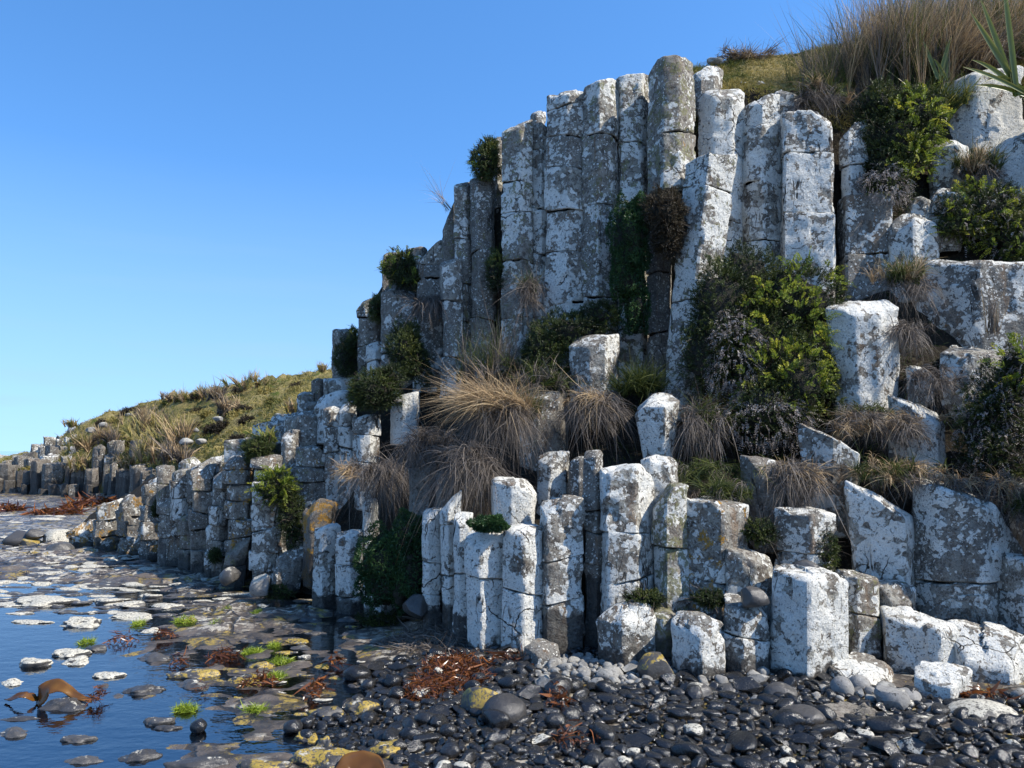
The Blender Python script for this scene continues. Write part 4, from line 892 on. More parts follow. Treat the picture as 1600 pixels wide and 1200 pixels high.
# ------------------------------------------------------------------ plants
def unit(v): return v / np.maximum(1e-9, np.linalg.norm(v, axis=1, keepdims=True))
def blades(root, dirn, length, width, droop, seg=5, r=None, tint=None, curl=.15, grow=0.25):
    """ribbons with a taper; droop bends them down, curl adds a random bow"""
    r = r or rng; n = len(root); t = np.linspace(0, 1, seg + 1)
    L = np.broadcast_to(length, n)[:, None, None]; W = np.broadcast_to(width, n)[:, None, None]
    bow = unit(r.normal(size=(n, 3)))[:, None, :] * curl
    tt = t[None, :, None]
    p = root[:, None, :] + L * (dirn[:, None, :] * tt + bow * tt * tt)
    p[:, :, 2] -= (L * np.broadcast_to(droop, n)[:, None, None] * tt * tt)[:, :, 0]
    kt = r.uniform(.3, .8, n)[:, None, None]; kd = unit(r.normal(size=(n, 3)) + [0, 0, -.6])[:, None, :] * (r.random(n) < .35)[:, None, None]
    if seg > 4: p = p + L * kd * np.maximum(0, tt - kt) * .8
    side = unit(np.cross(dirn, unit(r.normal(size=(n, 3)))))[:, None, :]
    ww = W * (.5 * (1 - tt ** 2.2) + .04)
    V = np.stack([p - side * ww, p + side * ww], 2).reshape(n, -1, 3)       # n, (seg+1)*2
    m = (seg + 1) * 2; b0 = np.arange(n)[:, None] * m; k = np.arange(seg)[None, :] * 2
    q = np.stack([b0 + k, b0 + k + 1, b0 + k + 3, b0 + k + 2], -1).reshape(-1, 4)
    ti = (r.random(n) if tint is None else tint)[:, None] * .8 + grow * t[None, :] ** 1.0
    ti = np.repeat(np.clip(ti, 0, 1), 2, axis=1)
    return V.reshape(-1, 3), q, ti.ravel()
def leaves(root, dirn, L, W, r, tint, nrm=None):
    """one diamond shaped leaf per root"""
    n = len(root); s = unit(np.cross(dirn, unit(r.normal(size=(n, 3))) if nrm is None else nrm)); L = np.broadcast_to(L, n)[:, None]; W = np.broadcast_to(W, n)[:, None]
    V = np.stack([root, root + dirn * L * .45 + s * W * .5, root + dirn * L, root + dirn * L * .45 - s * W * .5], 1).reshape(-1, 3)
    return V, np.arange(n * 4).reshape(-1, 4), np.repeat(tint, 4)
def join(parts):
    V, Fc, T, o = [], [], [], 0
    for v, f, t in parts: V.append(v); Fc.append(f + o); T.append(t); o += len(v)
    return np.vstack(V), np.vstack(Fc), np.concatenate(T)
def obj_from(name, parts, mat, parent=None, org=(0, 0, 0)):
    v, f, t = join(parts); return link(name, mesh_np(name, v - np.array(org), f, M[mat], False, t), parent, None if parent is not None else org)

def tussock(label, x, y, Y, wpx, n, L, spread, lean=(0, 0, 0), up=.6, droop=.5, mats=('straw',), w=.006, name='grass_tussock', cat='grass tussock', group='grass tussocks on the cliff', seed=None, skirt=None, hang=0, basew=.35):
    """blades rising from one root patch; skirt = number of dead blades that hang down from it"""
    r = np.random.default_rng(seed or int(x * 3 + y)); c = np.array(P(x, y, Y)); sc = Y / F
    root = bpy.data.objects.new(name, None); COL.objects.link(root); root.location = c
    for i, mt in enumerate(mats):
        m = n // len(mats)
        ro = c + r.normal(size=(m, 3)) * np.array([wpx * sc * basew, wpx * sc * basew * .5, wpx * sc * .08])
        ncl = max(4, m // 22); ci = r.integers(ncl, size=m); cr = r.normal(size=(ncl, 3)) * np.array([wpx * sc * basew, wpx * sc * basew * .5, wpx * sc * .08]); ro = c + cr[ci] + r.normal(size=(m, 3)) * .012
        d = (r.normal(size=(ncl, 3))[ci] * .8 + r.normal(size=(m, 3)) * .5) * spread; d[:, 2] = np.abs(d[:, 2]) * .5 + up; d += np.array(lean); d = unit(d)
        V = blades(ro, d, L * r.uniform(.35, 1.1, m), w * r.uniform(.7, 1.2, m), droop * r.uniform(.4, 1.5, m), 6, r, curl=.22)
        obj_from('green_blades' if mt == 'green_grass' else 'dry_blades', [(V[0] - c, V[1], V[2])], mt, root)
    if skirt:
        m = int(skirt * 1.5)
        ncl = max(5, m // 26); ci = r.integers(ncl, size=m)
        cr = np.stack([r.uniform(-.5, .5, ncl) * wpx * sc, r.uniform(-.15, .1, ncl), r.uniform(-.12, .08, ncl)], 1); cd = r.normal(size=(ncl, 3)) * [.55, .3, .3]; cL = r.uniform(.35, 1.05, ncl)
        ro = c + cr[ci] + r.normal(size=(m, 3)) * .02
        d = cd[ci] + r.normal(size=(m, 3)) * .28; d[:, 1] = -np.abs(d[:, 1]) - .15; d[:, 2] += .2; d = unit(d)
        V = blades(ro, d, hang * .8 * cL[ci] * r.uniform(.35, 1.25, m), w * .72 * r.uniform(.7, 1.2, m), r.uniform(.7, 1.4, m), 7, r, curl=.30, grow=.1)
        obj_from('hanging_dead_blades', [(V[0] - c, V[1], V[2])], 'grey_grass', root)
    return tag(root, label, cat, group)

def blob_pts(blobs, n, r, shell=.0):
    """points in a union of ellipsoids given in photo pixels with distance and thickness; returns points and outward directions"""
    A = np.array([b_[2] * b_[3] for b_ in blobs], float); pk = r.choice(len(blobs), n, p=A / A.sum()); out = np.zeros((n, 3)); dr = np.zeros((n, 3))
    for i, (cx, cy, rx, ry, Y, th) in enumerate(blobs):
        s = pk == i; m = s.sum(); c = np.array(P(cx, cy, Y)); sc = Y / F
        d = unit(r.normal(size=(m, 3))); d[:, 1] = -np.abs(d[:, 1]) * .9 + .15; d = unit(d)
        rad = (shell + (1 - shell) * r.random(m) ** .4) * (1 + .36 * fbm(d + i * 3.7, 2.1, 3, i))
        out[s] = c + d * rad[:, None] * np.array([rx * sc, th, ry * sc]); dr[s] = d
    return out, dr
def core(blobs, f, parent, org, mat='litter'):
    Vs, Fs, o = [], [], 0
    for i, (cx, cy, rx, ry, Y, th) in enumerate(blobs):
        v, fc = ico(3); c = np.array(P(cx, cy, Y)); sc = Y / F; v *= (1 + .28 * fbm(v + i, 1.8, 3, i))[:, None]
        Vs.append(c - org + v * f * np.array([rx * sc, th, ry * sc])); Fs.append(fc + o); o += len(v)
    return link('stems', mesh_np('stems', np.vstack(Vs), np.vstack(Fs), M[mat]), parent)
def sprigs(pts, dirs, r, per=9, L=.075, leaf=.022, lw=.009, up=.6, tint=None, droop=.2):
    """short twigs set with pairs of small leaves"""
    n = len(pts); d = unit(dirs * .8 + np.array([0, 0, up]) + r.normal(size=(n, 3)) * .45)
    ax = unit(np.cross(d, unit(r.normal(size=(n, 3))))); Ls = L * r.uniform(.6, 1.3, n); ti = r.random(n) if tint is None else tint
    parts = []
    for k in range(per):
        t = (k + .5) / per; p = pts + d * (Ls * t)[:, None]; p[:, 2] -= droop * Ls * t * t
        for sg in (-1, 1):
            ld = unit(d * .55 + ax * sg * .9 + r.normal(size=(n, 3)) * .12)
            parts.append(leaves(p, ld, leaf * (1.15 - .75 * t) * r.uniform(.8, 1.2, n), lw * (1.1 - .5 * t), r, np.clip(ti * .75 + .25 * t + r.normal(size=n) * .06, 0, 1)))
    return join(parts)
def bush(label, blobs, n, mat='heath', fronds=0, withered=0, name='heath_bush', cat='bush', group='bushes growing on the cliff', seed=1, leaf=.022, L=.075, fb=None, wb_=None, coref=.66):
    r = np.random.default_rng(seed); c = np.array(P(blobs[0][0], blobs[0][1] + blobs[0][3], blobs[0][4]))
    root = bpy.data.objects.new(name, None); COL.objects.link(root); root.location = c
    core(blobs, coref, root, c)
    p, d = blob_pts(blobs, n, r, .55); cl = np.clip(.42 + .45 * fbm(p, 5, 3, seed) + r.normal(size=n) * .1, 0, 1)
    obj_from('foliage', [sprigs(p - c, d, r, 8, L, leaf, leaf * .42, tint=cl)], mat, root)
    p, d = blob_pts(blobs, max(30, n // 10), r, .5); tw = blades(p - c, unit(d + [0, 0, .3] + r.normal(size=p.shape) * .5), .14 * r.uniform(.5, 1.2, len(p)), .005, .1, 4, r)
    obj_from('twigs', [tw], 'twig', root)
    if fronds:
        p, d = blob_pts(fb or blobs, fronds, r, .85)
        obj_from('fern_fronds', [sprigs(p - c, d, r, 12, .15, .042, .014, .7, np.clip(r.normal(.5, .25, fronds), 0, 1), .35)], 'frond', root)
    if withered:
        p, d = blob_pts(wb_ or blobs, withered, r, .85)
        obj_from('withered_sprigs', [sprigs(p - c, d, r, 7, .08, .02, .009, -.5, None, .5)], 'withered', root)
    return tag(root, label, cat, group)
def cushion(label, blobs, n, name='cushion_plant', seed=3, leaf=.021):
    r = np.random.default_rng(seed); c = np.array(P(blobs[0][0], blobs[0][1] + blobs[0][3], blobs[0][4]))
    root = bpy.data.objects.new(name, None); COL.objects.link(root); root.location = c
    core(blobs, .80, root, c)
    n = int(n * 1.7); p, d = blob_pts(blobs, n, r, .86); lump_ = fbm(p, 9, 2, seed); cl = np.clip(.5 + .35 * lump_ + r.normal(size=n) * .12, 0, 1)
    p = p + d * (.02 * lump_)[:, None]
    parts = []
    for k in range(5):
        ld = unit(d * .8 + r.normal(size=d.shape) * .7); parts.append(leaves(p - c, ld, leaf * r.uniform(.6, 1.5, n), leaf * .45, r, np.clip(cl + r.normal(size=n) * .08, 0, 1)))
    obj_from('leaf_mat', parts, 'cushion', root)
    return tag(root, label, 'cushion plant', 'dark green cushion plants')

# cushions
cushion('large dark green cushion spilling over the bottom row beside the white pair', [(612, 875, 46, 48, 7.15, .25), (640, 838, 28, 38, 7.1, .22), (600, 912, 34, 34, 7.15, .22), (645, 880, 18, 50, 7.0, .18), (632, 910, 26, 42, 7.1, .2)], 5200, seed=3)
cushion('tall dark green cushion hanging high on the wall left of the brown bush', [(985, 372, 29, 62, 7.92, .26), (980, 430, 27, 50, 7.92, .24), (992, 480, 20, 42, 7.95, .20), (1000, 340, 14, 36, 7.92, .18)], 4200, seed=4)
cushion('small flat green cushion on top of the broad white column', [(764, 818, 26, 9, 6.15, .14)], 900, seed=5)
# heath and bushes
bush('great dark heath bush with yellow fern tips in the middle of the cliff',
     [(1190, 560, 85, 95, 7.3, .30), (1130, 500, 58, 95, 7.35, .28), (1240, 470, 72, 62, 7.4, .26), (1160, 430, 48, 48, 7.5, .24), (1250, 600, 55, 70, 7.1, .26), (1105, 560, 42, 60, 7.3, .22), (1200, 640, 60, 50, 7.0, .22)], 6500,
     fronds=230, withered=900, seed=11, fb=[(1235, 520, 62, 85, 7.15, .28), (1265, 435, 45, 32, 7.3, .2), (1225, 590, 55, 50, 7.0, .24)], wb_=[(1200, 655, 68, 40, 6.95, .22), (1150, 560, 45, 70, 7.15, .22)])
bush('upper heath bush with bright fern fronds below the tall grass', [(1400, 215, 50, 62, 8.0, .26), (1385, 280, 40, 50, 7.95, .24), (1425, 180, 42, 45, 8.05, .24), (1375, 170, 35, 40, 8.1, .22), (1355, 225, 24, 60, 8.1, .2)], 3600,
     fronds=190, withered=280, seed=12, fb=[(1430, 195, 38, 55, 7.95, .24), (1420, 250, 34, 34, 7.9, .2)], wb_=[(1385, 290, 34, 30, 7.85, .2)])
bush('heath bush below the flax and above the great white block', [(1545, 330, 68, 38, 7.75, .24), (1500, 350, 36, 30, 7.7, .22), (1590, 370, 40, 42, 7.6, .22)], 2400, fronds=150, withered=260, seed=13)
bush('heath bush with withered grey sprigs at the right edge', [(1565, 640, 46, 66, 6.4, .22), (1588, 580, 26, 36, 6.4, .18), (1530, 675, 30, 55, 6.4, .18), (1560, 715, 48, 36, 6.3, .18)], 2500, fronds=45, withered=1000, seed=14, fb=[(1590, 565, 26, 30, 6.3, .18)])
bush('low dark bush growing behind the small standing column', [(895, 520, 52, 32, 7.95, .24), (850, 555, 34, 42, 7.9, .22), (935, 495, 24, 22, 8.0, .18)], 2200, seed=15, mat='heath')
bush('brown bush wedged under the tallest column', [(1040, 335, 29, 36, 7.7, .24), (1042, 370, 22, 34, 7.75, .2)], 1700, mat='brown_heath', seed=16)
bush('dark bush against the stepped shoulder above the straw tussock', [(636, 545, 26, 40, 9.2, .26), (650, 570, 20, 30, 9.15, .2)], 1500, seed=17)
bush('dark bush just above the white jointed twins', [(590, 610, 34, 30, 8.85, .26), (565, 620, 18, 18, 8.9, .18), (610, 590, 20, 18, 8.9, .18)], 1700, seed=18)
bush('golden green bush growing on the highest step of the shoulder', [(628, 420, 24, 26, 9.75, .2), (640, 438, 16, 14, 9.7, .16)], 1100, fronds=26, seed=19)
bush('small bush leaning out of the skyline left of the pointed column', [(760, 255, 19, 28, 9.0, .22), (765, 232, 12, 12, 9.0, .16)], 1000, fronds=10, seed=20)
bush('narrow dark bush climbing the outermost stepped column', [(541, 560, 14, 28, 10.4, .2), (553, 535, 9, 24, 10.4, .16)], 800, seed=21)
bush('small dark bush in the notch beside the sloping crown column', [(590, 483, 9, 18, 10.0, .16)], 450, seed=22)
bush('bright yellow green fern clump trailing down the broad brown and white column', [(436, 762, 26, 24, 8.95, .2), (455, 800, 16, 38, 8.95, .16), (458, 835, 10, 24, 8.95, .12)], 1300, fronds=70, seed=23, fb=[(432, 758, 24, 20, 8.9, .18)], name='fern_clump', cat='fern')
bush('dark leafy patch in the gap beside the pair of dark columns', [(776, 425, 12, 34, 8.85, .14)], 400, seed=24)
for i, (x, y, rx, ry, Y, lab) in enumerate([(1110, 935, 22, 10, 5.7, 'small green moss patch behind the short lit column'), (1010, 935, 26, 9, 5.85, 'green moss on the ledge above the rounded mottled column'), (1185, 830, 26, 16, 5.95, 'green plant mat between the orange streaked column and the brown one'),
        (338, 868, 8, 10, 9.7, 'tiny green plant on the pillar foot by the waterline'), (246, 795, 5, 11, 11.2, 'tiny bright green plant on the low outcrop'), (595, 968, 30, 10, 7.3, 'moss ledge beneath the white block and the big cushion'),
        (430, 925, 26, 9, 8.4, 'dark moss at the waterline beneath the leaning boulder'), (1285, 855, 20, 34, 5.95, 'green stems growing in the dark gap left of the large leaning column')]):
    bush(lab, [(x, y, rx, ry, Y, .1)], 420, seed=40 + i, name='moss_clump', cat='moss', group='small green clumps on the rocks', mat='green_grass' if i in (3, 4) else 'heath', leaf=.016, L=.04)

# tussocks
tussock('big sunlit straw tussock fanning out over the bottom row', 778, 640, 7.1, 64, 1200, .72, .62, (-.8, -.35, 0), .40, .36, ('straw', 'straw'), .0048, seed=31, skirt=1500, hang=.5)
tussock('upper right tuft of straw blades beside the big sunlit tussock', 812, 650, 7.15, 50, 900, .42, .5, (.0, -.3, .2), .7, .35, ('straw', 'green_grass'), .0045, seed=32, skirt=300, hang=.4)
tussock('grey withered tussock hanging left of the sunlit one', 665, 690, 7.5, 60, 200, .4, .5, (-.2, -.4, 0), .4, .7, ('grey_grass',), .006, seed=33, skirt=700, hang=.55)
tussock('withered grass curtain hanging over the slim white columns', 735, 715, 6.9, 60, 150, .4, .5, (0, -.4, 0), .3, .8, ('grey_grass',), .006, seed=34, skirt=850, hang=.62)
tussock('withered tussock hanging over the bulging brown column', 595, 735, 8.0, 60, 200, .45, .6, (-.2, -.4, 0), .4, .7, ('grey_grass',), .006, seed=35, skirt=700, hang=.6)
tussock('small sunlit straw tuft on the bank left of the withered curtain', 556, 738, 8.3, 30, 420, .26, .8, (-.4, -.4, 0), .3, .5, ('straw',), .006, seed=36)
tussock('grey tussock below the small standing column', 925, 632, 7.25, 70, 520, .42, .6, (-.2, -.4, 0), .45, .7, ('grey_grass', 'straw'), .006, seed=37, skirt=700, hang=.5)
tussock('withered tussock right of the white topped wedge of rock', 1092, 655, 6.95, 60, 420, .45, .5, (0, -.2, 0), .6, .6, ('grey_grass', 'green_grass'), .006, seed=38, skirt=500, hang=.42)
tussock('green grass clump behind the wedge of rock and the grey tussock', 1005, 610, 7.4, 60, 900, .42, .55, (0, -.2, 0), .7, .4, ('green_grass',), .006, seed=39)
tussock('dark thin grass standing between the broad mottled columns and the straw', 770, 600, 8.2, 60, 800, .75, .22, (0, -.1, 0), 1, .15, ('grey_grass', 'green_grass'), .0055, seed=40, skirt=300, hang=.4)
tussock('brown grass streaming from the crack beside the pointed shoulder column', 826, 455, 8.45, 22, 350, .35, .3, (0, -.1, 0), .7, .4, ('grey_grass', 'green_grass'), .0055, seed=41, skirt=350, hang=.5)
tussock('matted brown grass on the ledge beneath the pale leaning column', 672, 475, 9.3, 46, 200, .3, .6, (-.1, -.3, 0), .4, .7, ('grey_grass',), .007, seed=42, skirt=700, hang=.42)
tussock('dark grass behind the small standing column', 850, 600, 7.6, 60, 700, .35, .5, (0, -.2, 0), .6, .5, ('green_grass', 'grey_grass'), .006, seed=43, skirt=200, hang=.3)
tussock('thin grass between the straw tussock and the low dark bush', 800, 585, 8.0, 70, 700, .4, .5, (0, -.2, 0), .6, .5, ('green_grass', 'grey_grass'), .006, seed=44)
tussock('long green grass trailing under the slanting topped column', 1100, 742, 6.45, 90, 900, .3, .6, (-.2, -.4, 0), .35, .7, ('green_grass',), .0055, seed=45, skirt=250, hang=.3)
tussock('short green tuft on the orange streaked column', 1128, 772, 6.15, 60, 700, .22, .6, (0, -.3, 0), .5, .6, ('green_grass',), .0055, seed=46, skirt=200, hang=.2)
tussock('brown grass spilling beside the bare brown column', 1240, 740, 6.25, 60, 500, .3, .5, (.1, -.3, 0), .4, .8, ('grey_grass', 'straw'), .0055, seed=47, skirt=600, hang=.42)
tussock('dry matted grass above the large leaning column', 1370, 665, 6.5, 110, 900, .3, .7, (-.1, -.3, 0), .4, .7, ('grey_grass', 'straw'), .0055, seed=48, skirt=500, hang=.3)
tussock('yellowish grass between the two large sunlit topped columns', 1400, 740, 6.15, 80, 1000, .26, .7, (-.1, -.3, 0), .45, .6, ('straw', 'green_grass'), .0055, seed=49, skirt=300, hang=.25)
tussock('grey hanging tussock above the upright white column', 1448, 592, 6.75, 50, 200, .3, .5, (-.2, -.3, 0), .4, .8, ('grey_grass',), .0055, seed=50, skirt=400, hang=.35)
tussock('grass growing down the gap left of the great white block', 1412, 440, 7.3, 50, 800, .4, .35, (0, -.2, 0), .7, .5, ('green_grass', 'straw'), .006, seed=51, skirt=400, hang=.45)
tussock('dry grass trailing at the foot of the gap left of the great white block', 1412, 520, 7.1, 46, 200, .3, .5, (0, -.3, 0), .4, .8, ('grey_grass',), .006, seed=52, skirt=350, hang=.35)
tussock('straw grass between the rounded lump and the pale right hand block', 1530, 265, 7.9, 50, 800, .38, .4, (0, -.2, 0), .8, .35, ('straw', 'green_grass'), .006, seed=53, skirt=250, hang=.3)
tussock('withered grass below the heath at the right edge', 1520, 760, 6.0, 90, 500, .28, .6, (0, -.3, 0), .4, .7, ('grey_grass', 'straw'), .0055, seed=54, skirt=400, hang=.25)
tussock('dark grass in the corner right of the very large cracked column', 1592, 800, 5.85, 30, 400, .3, .4, (0, -.2, 0), .6, .5, ('grey_grass', 'green_grass'), .0055, seed=55, skirt=200, hang=.3)
tussock('a few straw stalks before the great white block', 1550, 520, 6.9, 20, 60, .5, .12, (-.1, -.1, 0), 1, .1, ('straw', 'grey_grass'), .006, seed=56)
tussock('grass at the foot of the tapered white block', 1340, 650, 6.7, 90, 700, .2, .6, (0, -.3, 0), .5, .6, ('green_grass', 'grey_grass'), .0055, seed=57)
tussock('star shaped green plant on the low bank', 418, 690, 9.7, 16, 60, .32, .7, (0, -.2, 0), .8, .25, ('flax',), .022, name='star_plant', cat='plant', group='spiky plants', seed=58)
bush('grey green shrub below the star shaped plant', [(408, 700, 22, 14, 9.6, .18), (398, 712, 12, 12, 9.6, .14)], 900, mat='green_grass', seed=59)
tussock('few long pale stalks leaning from the skyline left of the dark slope', 700, 330, 9.6, 12, 26, .75, .25, (-.7, 0, 0), .8, .1, ('straw',), .005, seed=60)
# crest: the tall grass, brown tuft, flax
tussock('tall golden brown grass clump on the cliff crest', 1405, 150, 8.75, 110, 5200, 1.30, .24, (-.02, -.05, 0), 1, .14, ('straw', 'grey_grass', 'straw', 'green_grass'), .0065, seed=61, skirt=900, hang=.5)
tussock('tall thin grass clump left of the golden brown one on the crest', 1318, 150, 8.7, 90, 2000, .80, .28, (-.1, -.05, 0), 1, .2, ('straw', 'grey_grass', 'green_grass'), .0048, seed=62, skirt=500, hang=.45)
tussock('reddish brown dead grass clump right of the tall one on the crest', 1480, 110, 8.8, 120, 3400, .95, .50, (.05, -.1, 0), .8, .35, ('grey_grass', 'straw'), .0052, seed=63, skirt=500, hang=.5)
tussock('straw coloured grass behind the flax at the right end of the crest', 1560, 90, 9.0, 130, 3400, 1.0, .40, (0, -.1, 0), .9, .3, ('straw', 'green_grass', 'straw'), .0052, seed=64, skirt=300, hang=.4)
tussock('brown domed tuft on the turf skyline', 1168, 98, 9.5, 62, 1500, .30, .9, (-.1, 0, .1), .35, .45, ('straw', 'grey_grass'), .007, seed=65)
tussock('grass hanging over the edge above the flat faced column', 1275, 150, 8.3, 70, 500, .42, .5, (-.1, -.35, 0), .45, .5, ('green_grass', 'straw'), .006, seed=66, skirt=800, hang=.3)
tussock('a few tall stalks left of the tall grass on the skyline', 1268, 130, 8.6, 20, 26, 1.0, .16, (-.22, 0, 0), 1, .08, ('grey_grass', 'straw'), .006, seed=67)
tussock('green grass in the hollow beneath the dead grass on the crest', 1470, 175, 8.4, 60, 700, .5, .45, (0, -.2, 0), .8, .3, ('green_grass', 'flax'), .008, seed=68)
tussock('golden grass behind the reddish dead clump on the crest', 1460, 75, 9.3, 150, 3000, .95, .30, (0, -.05, 0), 1, .2, ('straw', 'grey_grass'), .0055, seed=75)
tussock('pale grass at the back of the crest behind the flax', 1570, 60, 9.4, 150, 3000, .95, .35, (0, -.05, 0), 1, .25, ('straw', 'green_grass'), .0055, seed=76)
def flax(label, x, y, Y, specs, seed):
    r = np.random.default_rng(seed); c = np.array(P(x, y, Y)); root = bpy.data.objects.new('flax_plant', None); COL.objects.link(root); root.location = c
    for (dx, dz, L, dr, wd) in specs:
        t = np.linspace(0, 1, 15)[:, None]; d = np.array([dx, r.uniform(-.35, .0), dz]); d /= np.linalg.norm(d)
        p = d * L * t + np.array([0, 0, -dr * L]) * t ** 2.4 + np.array([r.uniform(-.12, .12), r.uniform(-.05, .05), 0]); s = np.cross(d, [.1, 1, .1]); s /= np.linalg.norm(s); ww = wd * .5 * (1 - .3 * (1 - t) ** 2) * (1 - t ** 3.5) + .002
        nn = np.cross(s, d); V = np.stack([p - s * ww, p + nn * ww * .5, p + s * ww], 1).reshape(-1, 3); k = np.arange(14)[:, None] * 3
        f = np.concatenate([np.hstack([k, k + 1, k + 4, k + 3]), np.hstack([k + 1, k + 2, k + 5, k + 4])]); ti = np.tile([r.uniform(.6, 1), r.uniform(.1, .45), r.uniform(.5, .8)], 15) * .8 + np.repeat(t[:, 0] ** 3, 3) * .3
        link('leaf', mesh_np('leaf', V, f, M['flax'], True, np.clip(ti, 0, 1)), root)
    return tag(root, label, 'flax plant', 'flax plants on the crest')
flax('flax plant with long arching striped leaves above the smooth white block', 1600, 150, 8.15, [(-.75, 1.0, 1.15, .05, .075), (-.45, 1.1, 1.2, .06, .07), (-.9, .75, .9, .25, .06), (-.25, 1.2, 1.3, .03, .07), (-1.1, .45, .6, .2, .05), (.1, 1.2, 1.2, .05, .07), (-.6, .5, .85, .55, .06), (.4, 1, 1.0, .1, .06), (-1.3, .5, .95, .12, .05), (-.1, .8, .8, .4, .05)], 71)
flax('small green flax plant in the hollow between the tall grass and the white block', 1480, 125, 8.45, [(-.35, 1, .48, .05, .05), (.25, 1, .5, .05, .05), (0, 1, .45, .02, .05), (.5, .8, .42, .2, .04), (-.6, .8, .35, .2, .04)], 72)
flax('flax plant at the far right end of the crest', 1668, 110, 8.5, [(-.5, 1, 1.1, .1, .07), (-.2, 1.1, 1.2, .05, .07), (-.8, .7, .9, .3, .06), (.3, 1, 1, .1, .07), (.7, .8, .9, .2, .06)], 73)

# turf on the crest, one carpet
def carpet(name, surf, n, L, w, mats, seed, cond=None, clump=4, kind='stuff'):
    r = np.random.default_rng(seed); nu, nv = surf.shape[:2]; i = r.random(n) * (nu - 1.001); j = r.random(n) * (nv - 1.001); a = i.astype(int); b_ = j.astype(int); fi = (i - a)[:, None]; fj = (j - b_)[:, None]
    p = surf[a, b_] * (1 - fi) * (1 - fj) + surf[a + 1, b_] * fi * (1 - fj) + surf[a, b_ + 1] * (1 - fi) * fj + surf[a + 1, b_ + 1] * fi * fj
    if cond is not None: p = p[cond(p)]
    n = len(p); p = np.repeat(p, clump, 0) + r.normal(size=(n * clump, 3)) * w * 1.5; m = n * clump
    big = np.repeat(np.clip(1 + .8 * fbm(p[::clump], .9, 3, seed), .3, 2.2), clump)
    d = unit(r.normal(size=(m, 3)) * .55 + np.array([-.1, -.1, .9])); ti = np.clip(.45 + .35 * fbm(p, .8, 3, seed + 1) + r.normal(size=m) * .18, 0, 1)
    o = link(name, None) if False else None
    V = blades(p, d, L * big * r.uniform(.5, 1.2, m), w * r.uniform(.7, 1.3, m), .35, 3, r, ti)
    o = link(name, mesh_np(name, V[0], V[1], M[mats], False, V[2])); return tag(o, kind=kind)
iu = [i for i in range(NS.shape[0]) if 1070 <= 128 + 10 * i <= 1760]
carpet('crest_turf', NS[iu][:, 47:62], 16000, .12, .006, 'hill_grass', 81, lambda p: p[:, 1] < 12)
carpet('bank_grass', NS[80:][:, 18:48], 2600, .16, .006, 'green_grass', 82)
carpet('hill_grass', HS[:, 26:112], 26000, .14, .020, 'hill_grass', 83, lambda p: (p[:, 1] < 46))
# tussocks of the hillside
hl = [('lone rush tussock leftmost on the hill skyline', 263, 622, 30, 20, .38), ('rush tussock second from the left on the hill skyline', 289, 624, 29.5, 26, .55), ('wide rush tussock left of its narrow neighbour on the hill skyline', 318, 618, 28.5, 30, .5),
      ('narrow tall rush tussock in the middle of the hill skyline', 337, 620, 27, 24, .7), ('broad bushy tussock at the top of the hill skyline', 386, 604, 27, 60, .62), ('small spiky tussock near the wall on the hill skyline', 505, 578, 25, 12, .35),
      ('tawny tussock on the open slope below the skyline one', 362, 648, 23, 42, .75), ('large pale straw tussock in the middle of the slope', 282, 690, 22, 50, 1.0), ('wide straw tussock left of the large pale one', 232, 672, 25, 60, .9),
      ('pale tussock above the wide straw one', 222, 656, 27, 46, .7), ('drooping straw tussock over the far cracked columns', 240, 715, 22.5, 50, .9), ('brown tussock above the green patch at the left of the hill', 133, 700, 28.3, 30, .9),
      ('brown tussock left of the wide straw one', 165, 690, 28.5, 34, .8), ('reddish tussock low on the far cliff edge', 200, 728, 25.5, 26, .55), ('small reddish tussock by the stepped blocks', 455, 640, 15.5, 26, .30), ('straw tussock at the bottom of the slope', 268, 722, 20, 50, .7),
      ('green yellow tussock on the edge of the far cliff', 128, 728, 27.5, 36, .6), ('tuft at the far left of the hill skyline', 112, 664, 31, 14, .4)]
for i, (lab, x, y, Y, wpx, L) in enumerate(hl):
    tussock(lab, x, y + 3, Y, wpx, 420 if L > .5 else 260, L, .42, (-.08, 0, 0), 1, .22, ('straw', 'hill_grass') if i % 3 else ('grey_grass', 'straw'), .028, group='rush tussocks on the hillside', seed=900 + i, basew=.3)
for i in range(34):                            # dark brown cushions of low shrub on the slope
    x = random.uniform(150, 500); f_ = random.random()
    j = random.uniform(1.9, 3.85); j0 = int(j); fr_ = j - j0
    y = ky(x, j0) * (1 - fr_) + ky(x, j0 + 1) * fr_; Y = kx(x, j0) * (1 - fr_) + kx(x, j0 + 1) * fr_; wd = random.uniform(5, 11)
    bush('low brown and olive shrub cushion on the hillside', [(x, y, wd, wd * .5, Y, wd * Y / F)], 150, mat='hill_grass' if i % 2 else 'brown_heath', name='low_shrub', cat='shrub', group='low shrubs on the hillside', seed=1200 + i, leaf=.07, L=.20, coref=.85)

